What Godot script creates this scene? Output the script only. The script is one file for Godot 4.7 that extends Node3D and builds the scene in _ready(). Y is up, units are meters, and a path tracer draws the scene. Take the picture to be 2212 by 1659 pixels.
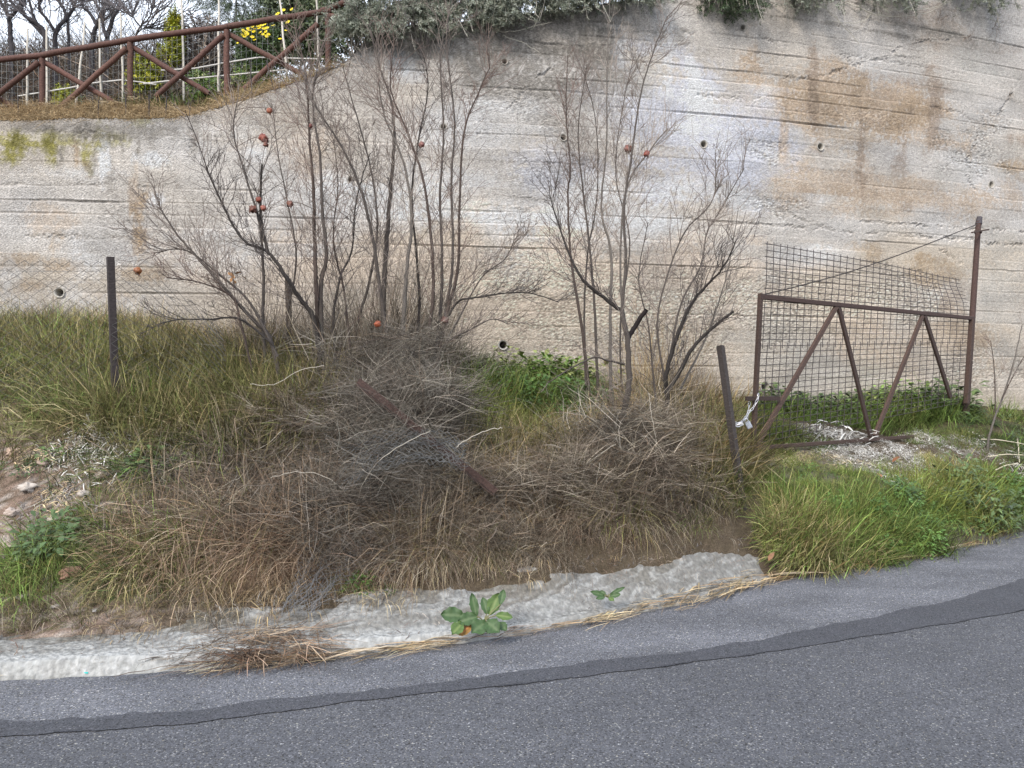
extends Node3D
# A roadside bank below a board-marked concrete retaining wall, with bare shrubs, a rusty gate and a log fence above.
# Positions are read off the photograph in a 2212 x 1659 grid: a pixel gives a direction, the distance comes from
# the road, bank or wall that a thing stands on.

const F := 1703.0
const CX := 1106.0
const CY := 829.5
const EYE := 1.6

var rng := RandomNumberGenerator.new()
var nz := FastNoiseLite.new()       # smooth, several octaves
var nfine := FastNoiseLite.new()    # fine grain
var ncell := FastNoiseLite.new()    # pebbly
var M := {}
var taken := {}

# ---------------------------------------------------------------- mesh builder
class MB:
	var v := PackedVector3Array()
	var n := PackedVector3Array()
	var c := PackedColorArray()
	var uv := PackedVector2Array()
	var ix := PackedInt32Array()

	func vert(p: Vector3, no: Vector3, col: Color) -> int:
		v.push_back(p)
		n.push_back(no)
		c.push_back(col)
		return v.size() - 1

	func tri(a: int, b: int, d: int) -> void:
		ix.push_back(a)
		ix.push_back(b)
		ix.push_back(d)

	func quad(a: int, b: int, d: int, e: int) -> void:
		tri(a, b, d)
		tri(a, d, e)

	func face(p0: Vector3, p1: Vector3, p2: Vector3, p3: Vector3, col: Color) -> void:
		var no := (p2 - p0).cross(p1 - p0).normalized()
		var a := vert(p0, no, col)
		vert(p1, no, col)
		vert(p2, no, col)
		vert(p3, no, col)
		quad(a, a + 1, a + 2, a + 3)

	# a beam from a to b with a rectangular section w (along side) x h, chamfered ends left plain
	func beam(a: Vector3, b: Vector3, w: float, h: float, side_hint: Vector3, col: Color) -> void:
		var d := (b - a).normalized()
		var s := (side_hint - d * side_hint.dot(d)).normalized()
		var u := d.cross(s).normalized()
		var bw := minf(w, h) * 0.12
		var prof := [Vector2(-w / 2 + bw, -h / 2), Vector2(w / 2 - bw, -h / 2), Vector2(w / 2, -h / 2 + bw), Vector2(w / 2, h / 2 - bw),
			Vector2(w / 2 - bw, h / 2), Vector2(-w / 2 + bw, h / 2), Vector2(-w / 2, h / 2 - bw), Vector2(-w / 2, -h / 2 + bw)]
		var k := prof.size()
		for i in k:
			var p: Vector2 = prof[i]
			var q: Vector2 = prof[(i + 1) % k]
			face(a + s * p.x + u * p.y, b + s * p.x + u * p.y, b + s * q.x + u * q.y, a + s * q.x + u * q.y, col)
		for e in 2:
			var o := a if e == 0 else b
			var no := -d if e == 0 else d
			var c0 := vert(o, no, col)
			for i in k:
				vert(o + s * prof[i].x + u * prof[i].y, no, col)
			for i in k:
				if e == 0:
					tri(c0, c0 + 1 + i, c0 + 1 + (i + 1) % k)
				else:
					tri(c0, c0 + 1 + (i + 1) % k, c0 + 1 + i)

	# a tapered tube along points
	func tube(pts: PackedVector3Array, r0: float, r1: float, sides: int, col: Color, col2 := Color(-1, 0, 0), cap := false) -> void:
		var k := pts.size()
		if k < 2:
			return
		var d := (pts[1] - pts[0]).normalized()
		var s := d.cross(Vector3(0.31, 0.95, 0.12) if absf(d.y) < 0.9 else Vector3(1, 0, 0.2)).normalized()
		var start := v.size()
		for i in k:
			if i > 0 and i < k - 1:
				d = (pts[i + 1] - pts[i - 1]).normalized()
			elif i == k - 1:
				d = (pts[i] - pts[i - 1]).normalized()
			s = (s - d * s.dot(d)).normalized()
			var u := d.cross(s)
			var f := float(i) / (k - 1)
			var r := lerpf(r0, r1, f)
			var cc := col if col2.r < 0 else col.lerp(col2, f)
			for j in sides:
				var a := TAU * j / sides
				var no := s * cos(a) + u * sin(a)
				v.push_back(pts[i] + no * r)
				n.push_back(no)
				c.push_back(cc)
		for i in k - 1:
			for j in sides:
				var a := start + i * sides + j
				var b := start + i * sides + (j + 1) % sides
				quad(a, a + sides, b + sides, b)
		if cap:
			for e in 2:
				var o := pts[0] if e == 0 else pts[k - 1]
				var no := (pts[0] - pts[1]).normalized() if e == 0 else (pts[k - 1] - pts[k - 2]).normalized()
				var ring := start if e == 0 else start + (k - 1) * sides
				var cc := col if e == 0 or col2.r < 0 else col2
				var c0 := vert(o, no, cc)
				for j in sides:
					vert(v[ring + j], no, cc)
				for j in sides:
					tri(c0, c0 + 1 + j, c0 + 1 + (j + 1) % sides)

	# a flat blade or leaf: a ribbon along points with widths, across a given side direction
	func ribbon(pts: PackedVector3Array, widths: PackedFloat32Array, side: Vector3, col: Color, col2: Color) -> void:
		var k := pts.size()
		var start := v.size()
		for i in k:
			var d := (pts[mini(i + 1, k - 1)] - pts[maxi(i - 1, 0)]).normalized()
			var no := side.cross(d).normalized()
			var cc := col.lerp(col2, float(i) / (k - 1))
			vert(pts[i] - side * widths[i] * 0.5, no, cc)
			vert(pts[i] + side * widths[i] * 0.5, no, cc)
		for i in k - 1:
			quad(start + i * 2, start + i * 2 + 2, start + i * 2 + 3, start + i * 2 + 1)

	func sheet(w: int, h: int) -> void:   # indices for a w x h grid of vertices already pushed, row by row
		for j in h - 1:
			for i in w - 1:
				var a := j * w + i
				quad(a, a + 1, a + w + 1, a + w)

	func smooth_normals() -> void:
		n = PackedVector3Array()
		n.resize(v.size())
		for t in range(0, ix.size(), 3):
			var a := ix[t]
			var b := ix[t + 1]
			var d := ix[t + 2]
			var no := (v[d] - v[a]).cross(v[b] - v[a])
			n[a] += no
			n[b] += no
			n[d] += no
		for i in n.size():
			n[i] = n[i].normalized()

	func mesh(origin := Vector3.ZERO) -> ArrayMesh:
		if origin != Vector3.ZERO:
			for i in v.size():
				v[i] -= origin
		var arr := []
		arr.resize(Mesh.ARRAY_MAX)
		arr[Mesh.ARRAY_VERTEX] = v
		arr[Mesh.ARRAY_NORMAL] = n
		arr[Mesh.ARRAY_COLOR] = c
		if uv.size() == v.size():
			arr[Mesh.ARRAY_TEX_UV] = uv
		arr[Mesh.ARRAY_INDEX] = ix
		var m := ArrayMesh.new()
		m.add_surface_from_arrays(Mesh.PRIMITIVE_TRIANGLES, arr)
		return m

# ---------------------------------------------------------------- naming
func numbered(called: String) -> String:
	var k: int = taken.get(called, -1) + 1
	taken[called] = k
	return called if k == 0 else "%s_%03d" % [called, k]

func tag(o: Node, label: String, category := "", group := "") -> void:
	o.set_meta("label", label)
	if category:
		o.set_meta("category", category)
	if group:
		o.set_meta("group", group)

func thing(called: String, label: String, category: String, at := Vector3.ZERO, group := "") -> Node3D:
	var o := Node3D.new()
	o.name = numbered(called)
	add_child(o)
	o.position = at
	tag(o, label, category, group)
	return o

func part(parent: Node3D, called: String, mesh: Mesh, mat: Material, label := "") -> MeshInstance3D:
	var o := MeshInstance3D.new()
	o.name = called
	o.mesh = mesh
	o.material_override = mat
	parent.add_child(o, true)
	if label:
		o.set_meta("label", label)
	return o

func solo(called: String, mesh: Mesh, mat: Material, at: Vector3, label: String, category: String, group := "") -> MeshInstance3D:
	var o := MeshInstance3D.new()
	o.name = numbered(called)
	o.mesh = mesh
	o.material_override = mat
	add_child(o)
	o.position = at
	tag(o, label, category, group)
	return o

func struct(called: String, mesh: Mesh, mat: Material, label: String) -> MeshInstance3D:
	var o := MeshInstance3D.new()
	o.name = numbered(called)
	o.mesh = mesh
	o.material_override = mat
	add_child(o)
	o.set_meta("kind", "structure")
	o.set_meta("label", label)
	return o

func copies(mesh: Mesh, mat: Material, xf: Array, cols: PackedColorArray) -> MultiMeshInstance3D:
	var mm := MultiMesh.new()
	mm.transform_format = MultiMesh.TRANSFORM_3D
	mm.use_colors = true
	mm.mesh = mesh
	mm.instance_count = xf.size()
	var buf := PackedFloat32Array()
	buf.resize(xf.size() * 16)
	var at := 0
	for i in xf.size():
		var t: Transform3D = xf[i]
		var col := cols[i]
		buf[at] = t.basis.x.x; buf[at + 1] = t.basis.y.x; buf[at + 2] = t.basis.z.x; buf[at + 3] = t.origin.x
		buf[at + 4] = t.basis.x.y; buf[at + 5] = t.basis.y.y; buf[at + 6] = t.basis.z.y; buf[at + 7] = t.origin.y
		buf[at + 8] = t.basis.x.z; buf[at + 9] = t.basis.y.z; buf[at + 10] = t.basis.z.z; buf[at + 11] = t.origin.z
		buf[at + 12] = col.r; buf[at + 13] = col.g; buf[at + 14] = col.b; buf[at + 15] = 1.0
		at += 16
	mm.buffer = buf
	var o := MultiMeshInstance3D.new()
	o.multimesh = mm
	o.material_override = mat
	return o

# ---------------------------------------------------------------- places
func P(px: float, py: float, t: float) -> Vector3:      # photo pixel at a known distance
	return Vector3((px - CX) / F * t, EYE - (py - CY) / F * t, -t)

func curve(xs: Array, ys: Array, x: float) -> float:    # smooth curve through points
	var k := xs.size()
	if x <= xs[0]:
		return ys[0] + (x - xs[0]) * (ys[1] - ys[0]) / (xs[1] - xs[0])
	if x >= xs[k - 1]:
		return ys[k - 1] + (x - xs[k - 1]) * (ys[k - 1] - ys[k - 2]) / (xs[k - 1] - xs[k - 2])
	var i := 0
	while x > xs[i + 1]:
		i += 1
	var h: float = xs[i + 1] - xs[i]
	var f: float = (x - xs[i]) / h
	var s: float = (ys[i + 1] - ys[i]) / h
	var m0: float = s if i == 0 else ((ys[i + 1] - ys[i - 1]) / (xs[i + 1] - xs[i - 1]))
	var m1: float = s if i == k - 2 else ((ys[i + 2] - ys[i]) / (xs[i + 2] - xs[i]))
	var f2 := f * f
	var f3 := f2 * f
	return (2 * f3 - 3 * f2 + 1) * ys[i] + (f3 - 2 * f2 + f) * h * m0 + (3 * f2 - 2 * f3) * ys[i + 1] + (f3 - f2) * h * m1

const EX := [-30.0, -8.0, -5.0, -2.76, -1.7, -0.3, 1.34, 2.03, 3.81, 5.61, 8.0, 12.0, 20.0, 40.0]
const ET := [5.0, 4.15, 4.1, 4.254, 4.427, 4.862, 5.79, 6.33, 7.3, 8.6, 10.2, 12.1, 15.5, 24.0]
const WX := [-12.0, -9.0, -4.5, 0.0, 3.0, 6.0, 9.0, 13.0]
const WT := [9.95, 10.1, 10.45, 11.0, 11.6, 12.45, 13.5, 15.0]
const TX := [-12.0, -6.7, -4.35, -3.7, -3.18, -2.5, -2.2, -1.9, 0.0, 2.7, 7.0, 13.0]
const TY := [4.9, 5.03, 5.15, 5.33, 5.56, 5.82, 6.05, 6.4, 6.75, 7.3, 8.2, 8.45]

func edge_t(x: float) -> float:
	return curve(EX, ET, x)

func wall_t(x: float) -> float:
	return curve(WX, WT, x)

func wall_top(x: float) -> float:
	return curve(TX, TY, x) + 0.05 * nz.get_noise_2d(x * 40.0, 900.0)

func on_wall(px: float, py: float) -> Vector2:           # pixel -> (x, y) on the wall
	var t := 11.5
	for k in 12:
		t = lerpf(t, wall_t((px - CX) / F * t), 0.8)
	return Vector2((px - CX) / F * t, EYE - (py - CY) / F * t)

# ---------------------------------------------------------------- the bank's height: thin-plate surface through points read off the photo
var tps_x := PackedFloat64Array()
var tps_t := PackedFloat64Array()
var tps_w := PackedFloat64Array()
var gx0 := -12.0
var gt0 := 3.6
var gstep := 0.08
var gw := 0
var gh := 0
var gy := PackedFloat32Array()

func solve_bank() -> void:
	var pts := []
	for a in [[0, 1375, 4.8], [450, 1320, 5.0], [900, 1265, 5.35], [1250, 1210, 5.85], [1560, 1165, 6.5],
			[0, 1150, 5.7], [100, 960, 6.3], [245, 868, 6.8], [0, 890, 7.0], [450, 1010, 6.3], [450, 900, 6.9], [200, 700, 10.0], [0, 700, 9.9], [450, 740, 10.2], [350, 780, 8.0],
			[700, 1110, 6.0], [700, 910, 7.0], [800, 810, 8.2], [800, 778, 10.6], [1000, 1120, 6.0], [1000, 985, 6.9], [1100, 885, 8.6], [1100, 808, 10.9],
			[1350, 1110, 6.5], [1350, 990, 7.4], [1400, 890, 9.0], [1400, 845, 11.0], [1605, 1075, 7.0], [1625, 1003, 8.2], [1650, 895, 11.5],
			[1800, 1150, 7.1], [1900, 1045, 8.0], [1800, 984, 8.8], [1960, 974, 9.5], [2090, 890, 11.2], [2200, 905, 12.6], [2150, 1015, 9.8], [2212, 1065, 9.3], [1900, 905, 11.6]]:
		var p := P(a[0], a[1], a[2])
		pts.append([p.x, a[2], p.y])
	for x in [-8.0, -5.0, -2.76, -0.3, 1.34, 2.4, 3.8, 5.6, 8.0, 12.0]:
		pts.append([x, edge_t(x), -0.05])
	for a in [[-8.0, 4.8, 0.05], [-8.0, 6.6, 1.3], [-8.0, 9.9, 2.5], [-12.0, 7.0, 1.4], [-12.0, 9.8, 2.5], [9.0, 11.6, 0.5], [9.0, 13.2, 1.05], [12.5, 14.0, 0.8]]:
		pts.append(a)
	var m := pts.size()
	var size := m + 3
	var A := []
	for i in size:
		var row := PackedFloat64Array()
		row.resize(size + 1)
		A.append(row)
	for i in m:
		for j in m:
			var r2: float = (pts[i][0] - pts[j][0]) ** 2 + (pts[i][1] - pts[j][1]) ** 2
			A[i][j] = (r2 * log(r2) if r2 > 1e-9 else 0.0) + (0.6 if i == j else 0.0)
		A[i][m] = 1.0; A[i][m + 1] = pts[i][0]; A[i][m + 2] = pts[i][1]
		A[m][i] = 1.0; A[m + 1][i] = pts[i][0]; A[m + 2][i] = pts[i][1]
		A[i][size] = pts[i][2]
	for k in size:
		var best := k
		for i in range(k + 1, size):
			if absf(A[i][k]) > absf(A[best][k]):
				best = i
		var sw = A[k]
		A[k] = A[best]
		A[best] = sw
		for i in range(k + 1, size):
			var f: float = A[i][k] / A[k][k]
			if f != 0.0:
				for j in range(k, size + 1):
					A[i][j] -= f * A[k][j]
	tps_w.resize(size)
	for k in range(size - 1, -1, -1):
		var s: float = A[k][size]
		for j in range(k + 1, size):
			s -= A[k][j] * tps_w[j]
		tps_w[k] = s / A[k][k]
	for p in pts:
		tps_x.push_back(p[0])
		tps_t.push_back(p[1])
	gw = int(26.0 / gstep) + 1
	gh = int(12.0 / gstep) + 1
	var coarse := 4
	var cw := gw / coarse + 2
	var ch := gh / coarse + 2
	var cg := PackedFloat32Array()
	cg.resize(cw * ch)
	for j in ch:
		for i in cw:
			var x := gx0 + i * gstep * coarse
			var t := gt0 + j * gstep * coarse
			var y := tps_w[m] + tps_w[m + 1] * x + tps_w[m + 2] * t
			for k in m:
				var r2 := (x - tps_x[k]) * (x - tps_x[k]) + (t - tps_t[k]) * (t - tps_t[k])
				if r2 > 1e-9:
					y += tps_w[k] * r2 * log(r2)
			cg[j * cw + i] = y
	gy.resize(gw * gh)
	for j in gh:
		var fj := float(j) / coarse
		var j0 := int(fj)
		for i in gw:
			var fi := float(i) / coarse
			var i0 := int(fi)
			var a := lerpf(cg[j0 * cw + i0], cg[j0 * cw + i0 + 1], fi - i0)
			var b := lerpf(cg[(j0 + 1) * cw + i0], cg[(j0 + 1) * cw + i0 + 1], fi - i0)
			var x := gx0 + i * gstep
			var t := gt0 + j * gstep
			gy[j * gw + i] = lerpf(a, b, fj - j0) + 0.07 * nz.get_noise_2d(x * 60.0, t * 60.0) + 0.025 * nfine.get_noise_2d(x * 40.0, t * 40.0)

func bank(x: float, t: float) -> float:
	var fi := clampf((x - gx0) / gstep, 0.0, gw - 1.001)
	var fj := clampf((t - gt0) / gstep, 0.0, gh - 1.001)
	var i := int(fi)
	var j := int(fj)
	var a := lerpf(gy[j * gw + i], gy[j * gw + i + 1], fi - i)
	var b := lerpf(gy[(j + 1) * gw + i], gy[(j + 1) * gw + i + 1], fi - i)
	return lerpf(a, b, fj - j)

func ground_at(px: float, py: float) -> Vector3:        # where a pixel's ray meets the bank
	var t := 4.2
	while t < 14.0:
		var p := P(px, py, t)
		if bank(p.x, t) >= p.y or t >= wall_t(p.x) - 0.05:
			return Vector3(p.x, bank(p.x, t), -t)
		t += 0.03
	return P(px, py, 12.0)

func grey(v: float) -> Color:
	return Color(v, v, v)

func hash1(a: float, b := 0.0) -> float:
	var s := sin(a * 127.1 + b * 311.7) * 43758.5453
	return s - floor(s)

func smooth(a: float, b: float, x: float) -> float:
	var f := clampf((x - a) / (b - a), 0.0, 1.0)
	return f * f * (3.0 - 2.0 * f)
# ---------------------------------------------------------------- materials
func noise_texture(size: int, freq: float, lo: Color, hi: Color, oct := 4, sd := 1, normal := 0.0) -> NoiseTexture2D:
	var f := FastNoiseLite.new()
	f.noise_type = FastNoiseLite.TYPE_SIMPLEX_SMOOTH
	f.frequency = freq
	f.fractal_octaves = oct
	f.seed = sd
	var t := NoiseTexture2D.new()
	t.width = size
	t.height = size
	t.seamless = true
	t.noise = f
	if normal > 0.0:
		t.as_normal_map = true
		t.bump_strength = normal
	else:
		var g := Gradient.new()
		g.set_color(0, lo)
		g.set_color(1, hi)
		t.color_ramp = g
	return t

func plain(called: String, rough := 0.9, spec := 0.4) -> StandardMaterial3D:
	var m := StandardMaterial3D.new()
	m.resource_name = called
	m.vertex_color_use_as_albedo = true
	m.roughness = rough
	m.metallic_specular = spec
	m.cull_mode = BaseMaterial3D.CULL_DISABLED
	M[called] = m
	return m

func grained(called: String, rough: float, scale: float, lo: float, hi: float, freq := 0.03, bump := 3.0, spec := 0.35) -> StandardMaterial3D:
	var m := plain(called, rough, spec)
	m.uv1_triplanar = true
	m.uv1_world_triplanar = true
	m.uv1_scale = Vector3.ONE * scale
	m.albedo_texture = noise_texture(512, freq, grey(lo), grey(hi), 5, called.length())
	m.normal_enabled = true
	m.normal_texture = noise_texture(512, freq * 1.3, grey(0), grey(1), 5, called.length() + 3, bump)
	return m

func asphalt(called: String, sd: int, specks: int, base: float, bright: float) -> StandardMaterial3D:
	var r := RandomNumberGenerator.new()
	r.seed = sd
	var S := 1024
	var px := PackedByteArray()
	px.resize(S * S * 3)
	var ht := PackedByteArray()
	ht.resize(S * S)
	for i in S * S:
		var g := base + 60.0 * (r.randf() - 0.5)
		px[i * 3] = clampi(int(g * 0.985), 0, 255)
		px[i * 3 + 1] = clampi(int(g * 0.995), 0, 255)
		px[i * 3 + 2] = clampi(int(g * 1.03), 0, 255)
		ht[i] = clampi(int(90 + 60 * r.randf()), 0, 255)
	for k in 30000:                              # the body of the mix: chips a little lighter or darker than the binder
		var cx := r.randi() % S
		var cy := r.randi() % S
		var ra := r.randf_range(1.2, 3.4)
		var g := base + r.randf_range(-62.0, 48.0)
		var lim := int(ceil(ra))
		for dy in range(-lim, lim + 1):
			for dx in range(-lim, lim + 1):
				if dx * dx + dy * dy <= ra * ra:
					var i := ((cy + dy + S) % S) * S + (cx + dx + S) % S
					px[i * 3] = clampi(int(g), 0, 255)
					px[i * 3 + 1] = clampi(int(g), 0, 255)
					px[i * 3 + 2] = clampi(int(g * 1.03), 0, 255)
					ht[i] = 130
	for k in specks:
		var cx := r.randi() % S
		var cy := r.randi() % S
		var big := r.randf()
		var ra := 0.9 + 2.2 * big * big + (2.0 if r.randf() < 0.03 else 0.0)
		var rb := ra * r.randf_range(0.5, 1.0)
		var an := r.randf() * PI
		var g := base + bright * r.randf_range(-0.35, 1.0)
		var warm := r.randf()
		var lim := int(ceil(ra))
		for dy in range(-lim, lim + 1):
			for dx in range(-lim, lim + 1):
				var a := (dx * cos(an) + dy * sin(an)) / ra
				var b := (dy * cos(an) - dx * sin(an)) / rb
				if a * a + b * b <= 1.0:
					var i := ((cy + dy + S) % S) * S + (cx + dx + S) % S
					px[i * 3] = clampi(int(g * (1.0 + 0.05 * warm)), 0, 255)
					px[i * 3 + 1] = clampi(int(g * (1.0 + 0.01 * warm)), 0, 255)
					px[i * 3 + 2] = clampi(int(g * (1.01 - 0.09 * warm)), 0, 255)
					ht[i] = clampi(int(150 + 100 * (1.0 - a * a - b * b)), 0, 255)
	var m := plain(called, 0.92, 0.35)
	m.albedo_texture = ImageTexture.create_from_image(Image.create_from_data(S, S, false, Image.FORMAT_RGB8, px))
	var hi := Image.create_from_data(S, S, false, Image.FORMAT_L8, ht)
	hi.convert(Image.FORMAT_RGBA8)
	hi.bump_map_to_normal_map(2.0)
	m.normal_enabled = true
	m.normal_texture = ImageTexture.create_from_image(hi)
	return m

func make_materials() -> void:
	grained("concrete", 0.95, 0.55, 0.56, 1.0, 0.15, 8.0).uv1_scale = Vector3(0.33, 0.9, 0.33)
	grained("gutter", 0.95, 0.7, 0.6, 1.0, 0.06, 4.0)
	grained("soil", 1.0, 0.8, 0.45, 1.0, 0.16, 4.0, 0.2)
	grained("rust", 0.8, 2.5, 0.6, 1.0, 0.03, 4.0, 0.4)
	grained("log", 0.75, 2.0, 0.6, 1.0, 0.03, 3.0, 0.4)
	grained("bark", 0.95, 5.0, 0.6, 1.0, 0.03, 5.0, 0.25)
	plain("twig", 0.9, 0.25)
	plain("wire", 0.55, 0.5).metallic = 0.3
	plain("chrome", 0.35, 0.5).metallic = 0.85
	plain("grass", 0.75, 0.3)
	plain("straw", 0.8, 0.3)
	var l := plain("leaf", 0.55, 0.4)
	l.backlight = Color(0.25, 0.3, 0.2)
	plain("fruit", 0.5, 0.45)
	asphalt("asphalt", 11, 13000, 140.0, 125.0)
	asphalt("asphalt_sealed", 12, 3000, 140.0, 90.0)
	plain("crack_shade", 0.7, 0.4)  # black for the painted shade of the road crack
	plain("stone", 0.9, 0.3)
	plain("pipe", 0.8, 0.3)

# ---------------------------------------------------------------- camera, sky, sun
func sky_and_camera() -> void:
	var cam := Camera3D.new()
	cam.name = "camera"
	cam.position = Vector3(0, EYE, 0)
	cam.fov = rad_to_deg(2.0 * atan(CY / F))
	cam.near = 0.05
	cam.far = 900.0
	add_child(cam)
	cam.current = true
	var sm := ProceduralSkyMaterial.new()
	sm.sky_top_color = Color(0.80, 0.84, 0.90)
	sm.sky_horizon_color = Color(0.92, 0.94, 0.97)
	sm.sky_curve = 0.2
	sm.ground_bottom_color = Color(0.30, 0.30, 0.30)
	sm.ground_horizon_color = Color(0.45, 0.46, 0.46)
	sm.sun_angle_max = 1.0
	var sky := Sky.new()
	sky.sky_material = sm
	var env := Environment.new()
	env.background_mode = Environment.BG_SKY
	env.sky = sky
	env.background_energy_multiplier = 1.0
	env.tonemap_mode = Environment.TONE_MAPPER_LINEAR
	env.tonemap_exposure = 2.5
	env.sdfgi_enabled = true
	env.ssao_enabled = true
	env.ssil_enabled = true
	var we := WorldEnvironment.new()
	we.name = "environment"
	we.environment = env
	add_child(we)
	var sun := DirectionalLight3D.new()
	sun.name = "sun"
	sun.light_energy = 0.5
	sun.light_color = Color(1.0, 0.97, 0.93)
	sun.light_angular_distance = 16.0
	sun.shadow_enabled = true
	add_child(sun)
	sun.look_at_from_position(Vector3(-6, 9.5, 8), Vector3(0, 0, -4))

# ---------------------------------------------------------------- road, gutter, bank
func build_ground() -> void:
	var mb := MB.new()
	for p in [Vector3(-300, -0.35, 300), Vector3(300, -0.35, 300), Vector3(300, -0.35, -300), Vector3(-300, -0.35, -300)]:
		mb.vert(p, Vector3.UP, Color(0.12, 0.10, 0.06))
	mb.quad(0, 1, 2, 3)
	struct("ground", mb.mesh(), M.soil, "bare earth round the road")

func strip_path(a: Array, x: float) -> float:           # distance of a line read off the photo, at a world x on the flat road
	var xs := []
	var ts := []
	for p in a:
		var t: float = EYE * F / (p[1] - CY)
		xs.append((p[0] - CX) / F * t)
		ts.append(t)
	return curve(xs, ts, x)

const SEAL_FAR := [[-300, 1575], [0, 1560], [400, 1535], [800, 1490], [1100, 1455], [1500, 1405], [1750, 1360], [2000, 1310], [2212, 1250], [2500, 1150]]
const SEAL_NEAR := [[-300, 1612], [0, 1592], [400, 1565], [800, 1513], [1100, 1482], [1500, 1432], [1750, 1395], [2000, 1355], [2212, 1320], [2500, 1270]]

func build_road() -> void:
	# the carriageway: columns along x, rows from its edge to far behind the camera
	var mb := MB.new()
	var xs := PackedFloat32Array()
	var x := -40.0
	while x < 40.0:
		xs.push_back(x)
		x += 0.06 if x > -4.0 and x < 7.5 else 0.8
	var rows := 90
	var seal := PackedFloat32Array()
	for xx in xs:
		seal.push_back(strip_path(SEAL_FAR, clampf(xx, -6.0, 8.6)))
	for j in rows:
		for i in xs.size():
			var e := edge_t(xs[i]) + 0.03 * nz.get_noise_2d(xs[i] * 120.0, 3.0) + 0.015 * nfine.get_noise_2d(xs[i] * 90.0, 8.0)
			var f := float(j) / (rows - 1)
			var back := f * 3.2 if f < 0.9 else lerpf(2.88, 16.0, (f - 0.9) * 10.0)
			var t := e - back
			var y := 0.004 * nz.get_noise_2d(xs[i] * 50.0, t * 50.0)
			var worn := smooth(-0.05, 0.0, t - seal[i]) * clampf(0.7 + 0.8 * nz.get_noise_2d(xs[i] * 40.0, t * 90.0), 0.2, 1.0)
			var k := 0.30 + 0.19 * worn + 0.04 * nz.get_noise_2d(xs[i] * 30.0 + 500.0, t * 60.0) + 0.03 * nfine.get_noise_2d(xs[i] * 30.0, t * 30.0)
			var dust := clampf(nz.get_noise_2d(xs[i] * 70.0, t * 70.0 + 300.0) * 1.6 - 0.1, 0.0, 1.0) * smooth(0.5, 0.0, back)
			var col := Color(k, k * 1.0, k * 1.035).lerp(Color(0.5, 0.45, 0.39), dust * 0.45)
			mb.vert(Vector3(xs[i], y, -t), Vector3.UP, col)
			mb.uv.push_back(Vector2(xs[i], t) / 1.5)
	mb.sheet(xs.size(), rows)
	mb.smooth_normals()
	struct("road", mb.mesh(), M.asphalt, "grey asphalt road with pale aggregate")
	# the smooth sealed strip along it
	mb = MB.new()
	var cols := 420
	for j in 7:
		for i in cols:
			var xx := lerpf(-5.5, 8.5, float(i) / (cols - 1))
			var far := strip_path(SEAL_FAR, xx) + 0.045 * nz.get_noise_2d(xx * 110.0, 40.0) + 0.02 * nfine.get_noise_2d(xx * 90.0, 8.0)
			var near := strip_path(SEAL_NEAR, xx) + 0.02 * nz.get_noise_2d(xx * 130.0, 70.0) + 0.01 * nfine.get_noise_2d(xx * 120.0, 18.0)
			var t := lerpf(far, near, j / 6.0)
			var k := 0.235 + 0.03 * nz.get_noise_2d(xx * 40.0, t * 90.0)
			mb.vert(Vector3(xx, 0.005 + 0.004 * nz.get_noise_2d(xx * 50.0, t * 50.0), -t), Vector3.UP, Color(k, k * 1.005, k * 1.06))
			mb.uv.push_back(Vector2(xx, t) / 1.3)
	mb.sheet(cols, 7)
	mb.smooth_normals()
	struct("sealed_strip", mb.mesh(), M.asphalt_sealed, "darker smooth sealed strip along the road")
	# shade of a crack, painted black, at its near side, in broken runs
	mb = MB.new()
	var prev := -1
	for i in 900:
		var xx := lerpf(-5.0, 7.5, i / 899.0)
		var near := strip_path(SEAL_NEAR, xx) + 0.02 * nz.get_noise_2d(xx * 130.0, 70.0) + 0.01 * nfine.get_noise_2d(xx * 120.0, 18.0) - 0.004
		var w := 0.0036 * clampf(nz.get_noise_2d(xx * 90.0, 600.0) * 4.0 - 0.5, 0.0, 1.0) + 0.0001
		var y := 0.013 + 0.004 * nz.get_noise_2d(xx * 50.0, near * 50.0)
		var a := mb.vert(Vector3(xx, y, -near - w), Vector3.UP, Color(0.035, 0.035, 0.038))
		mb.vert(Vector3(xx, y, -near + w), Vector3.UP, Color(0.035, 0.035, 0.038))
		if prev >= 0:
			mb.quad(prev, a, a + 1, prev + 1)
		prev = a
	struct("crack_shade_strip", mb.mesh(), M.crack_shade, "thin black strip painted as the shade of a crack beside the sealed strip")

func gutter_top(x: float) -> float:
	return curve([-12.0, -2.8, -1.9, -0.65, 0.5, 1.75, 2.5], [0.03, 0.065, 0.16, 0.235, 0.295, 0.325, 0.3], x)

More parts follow.
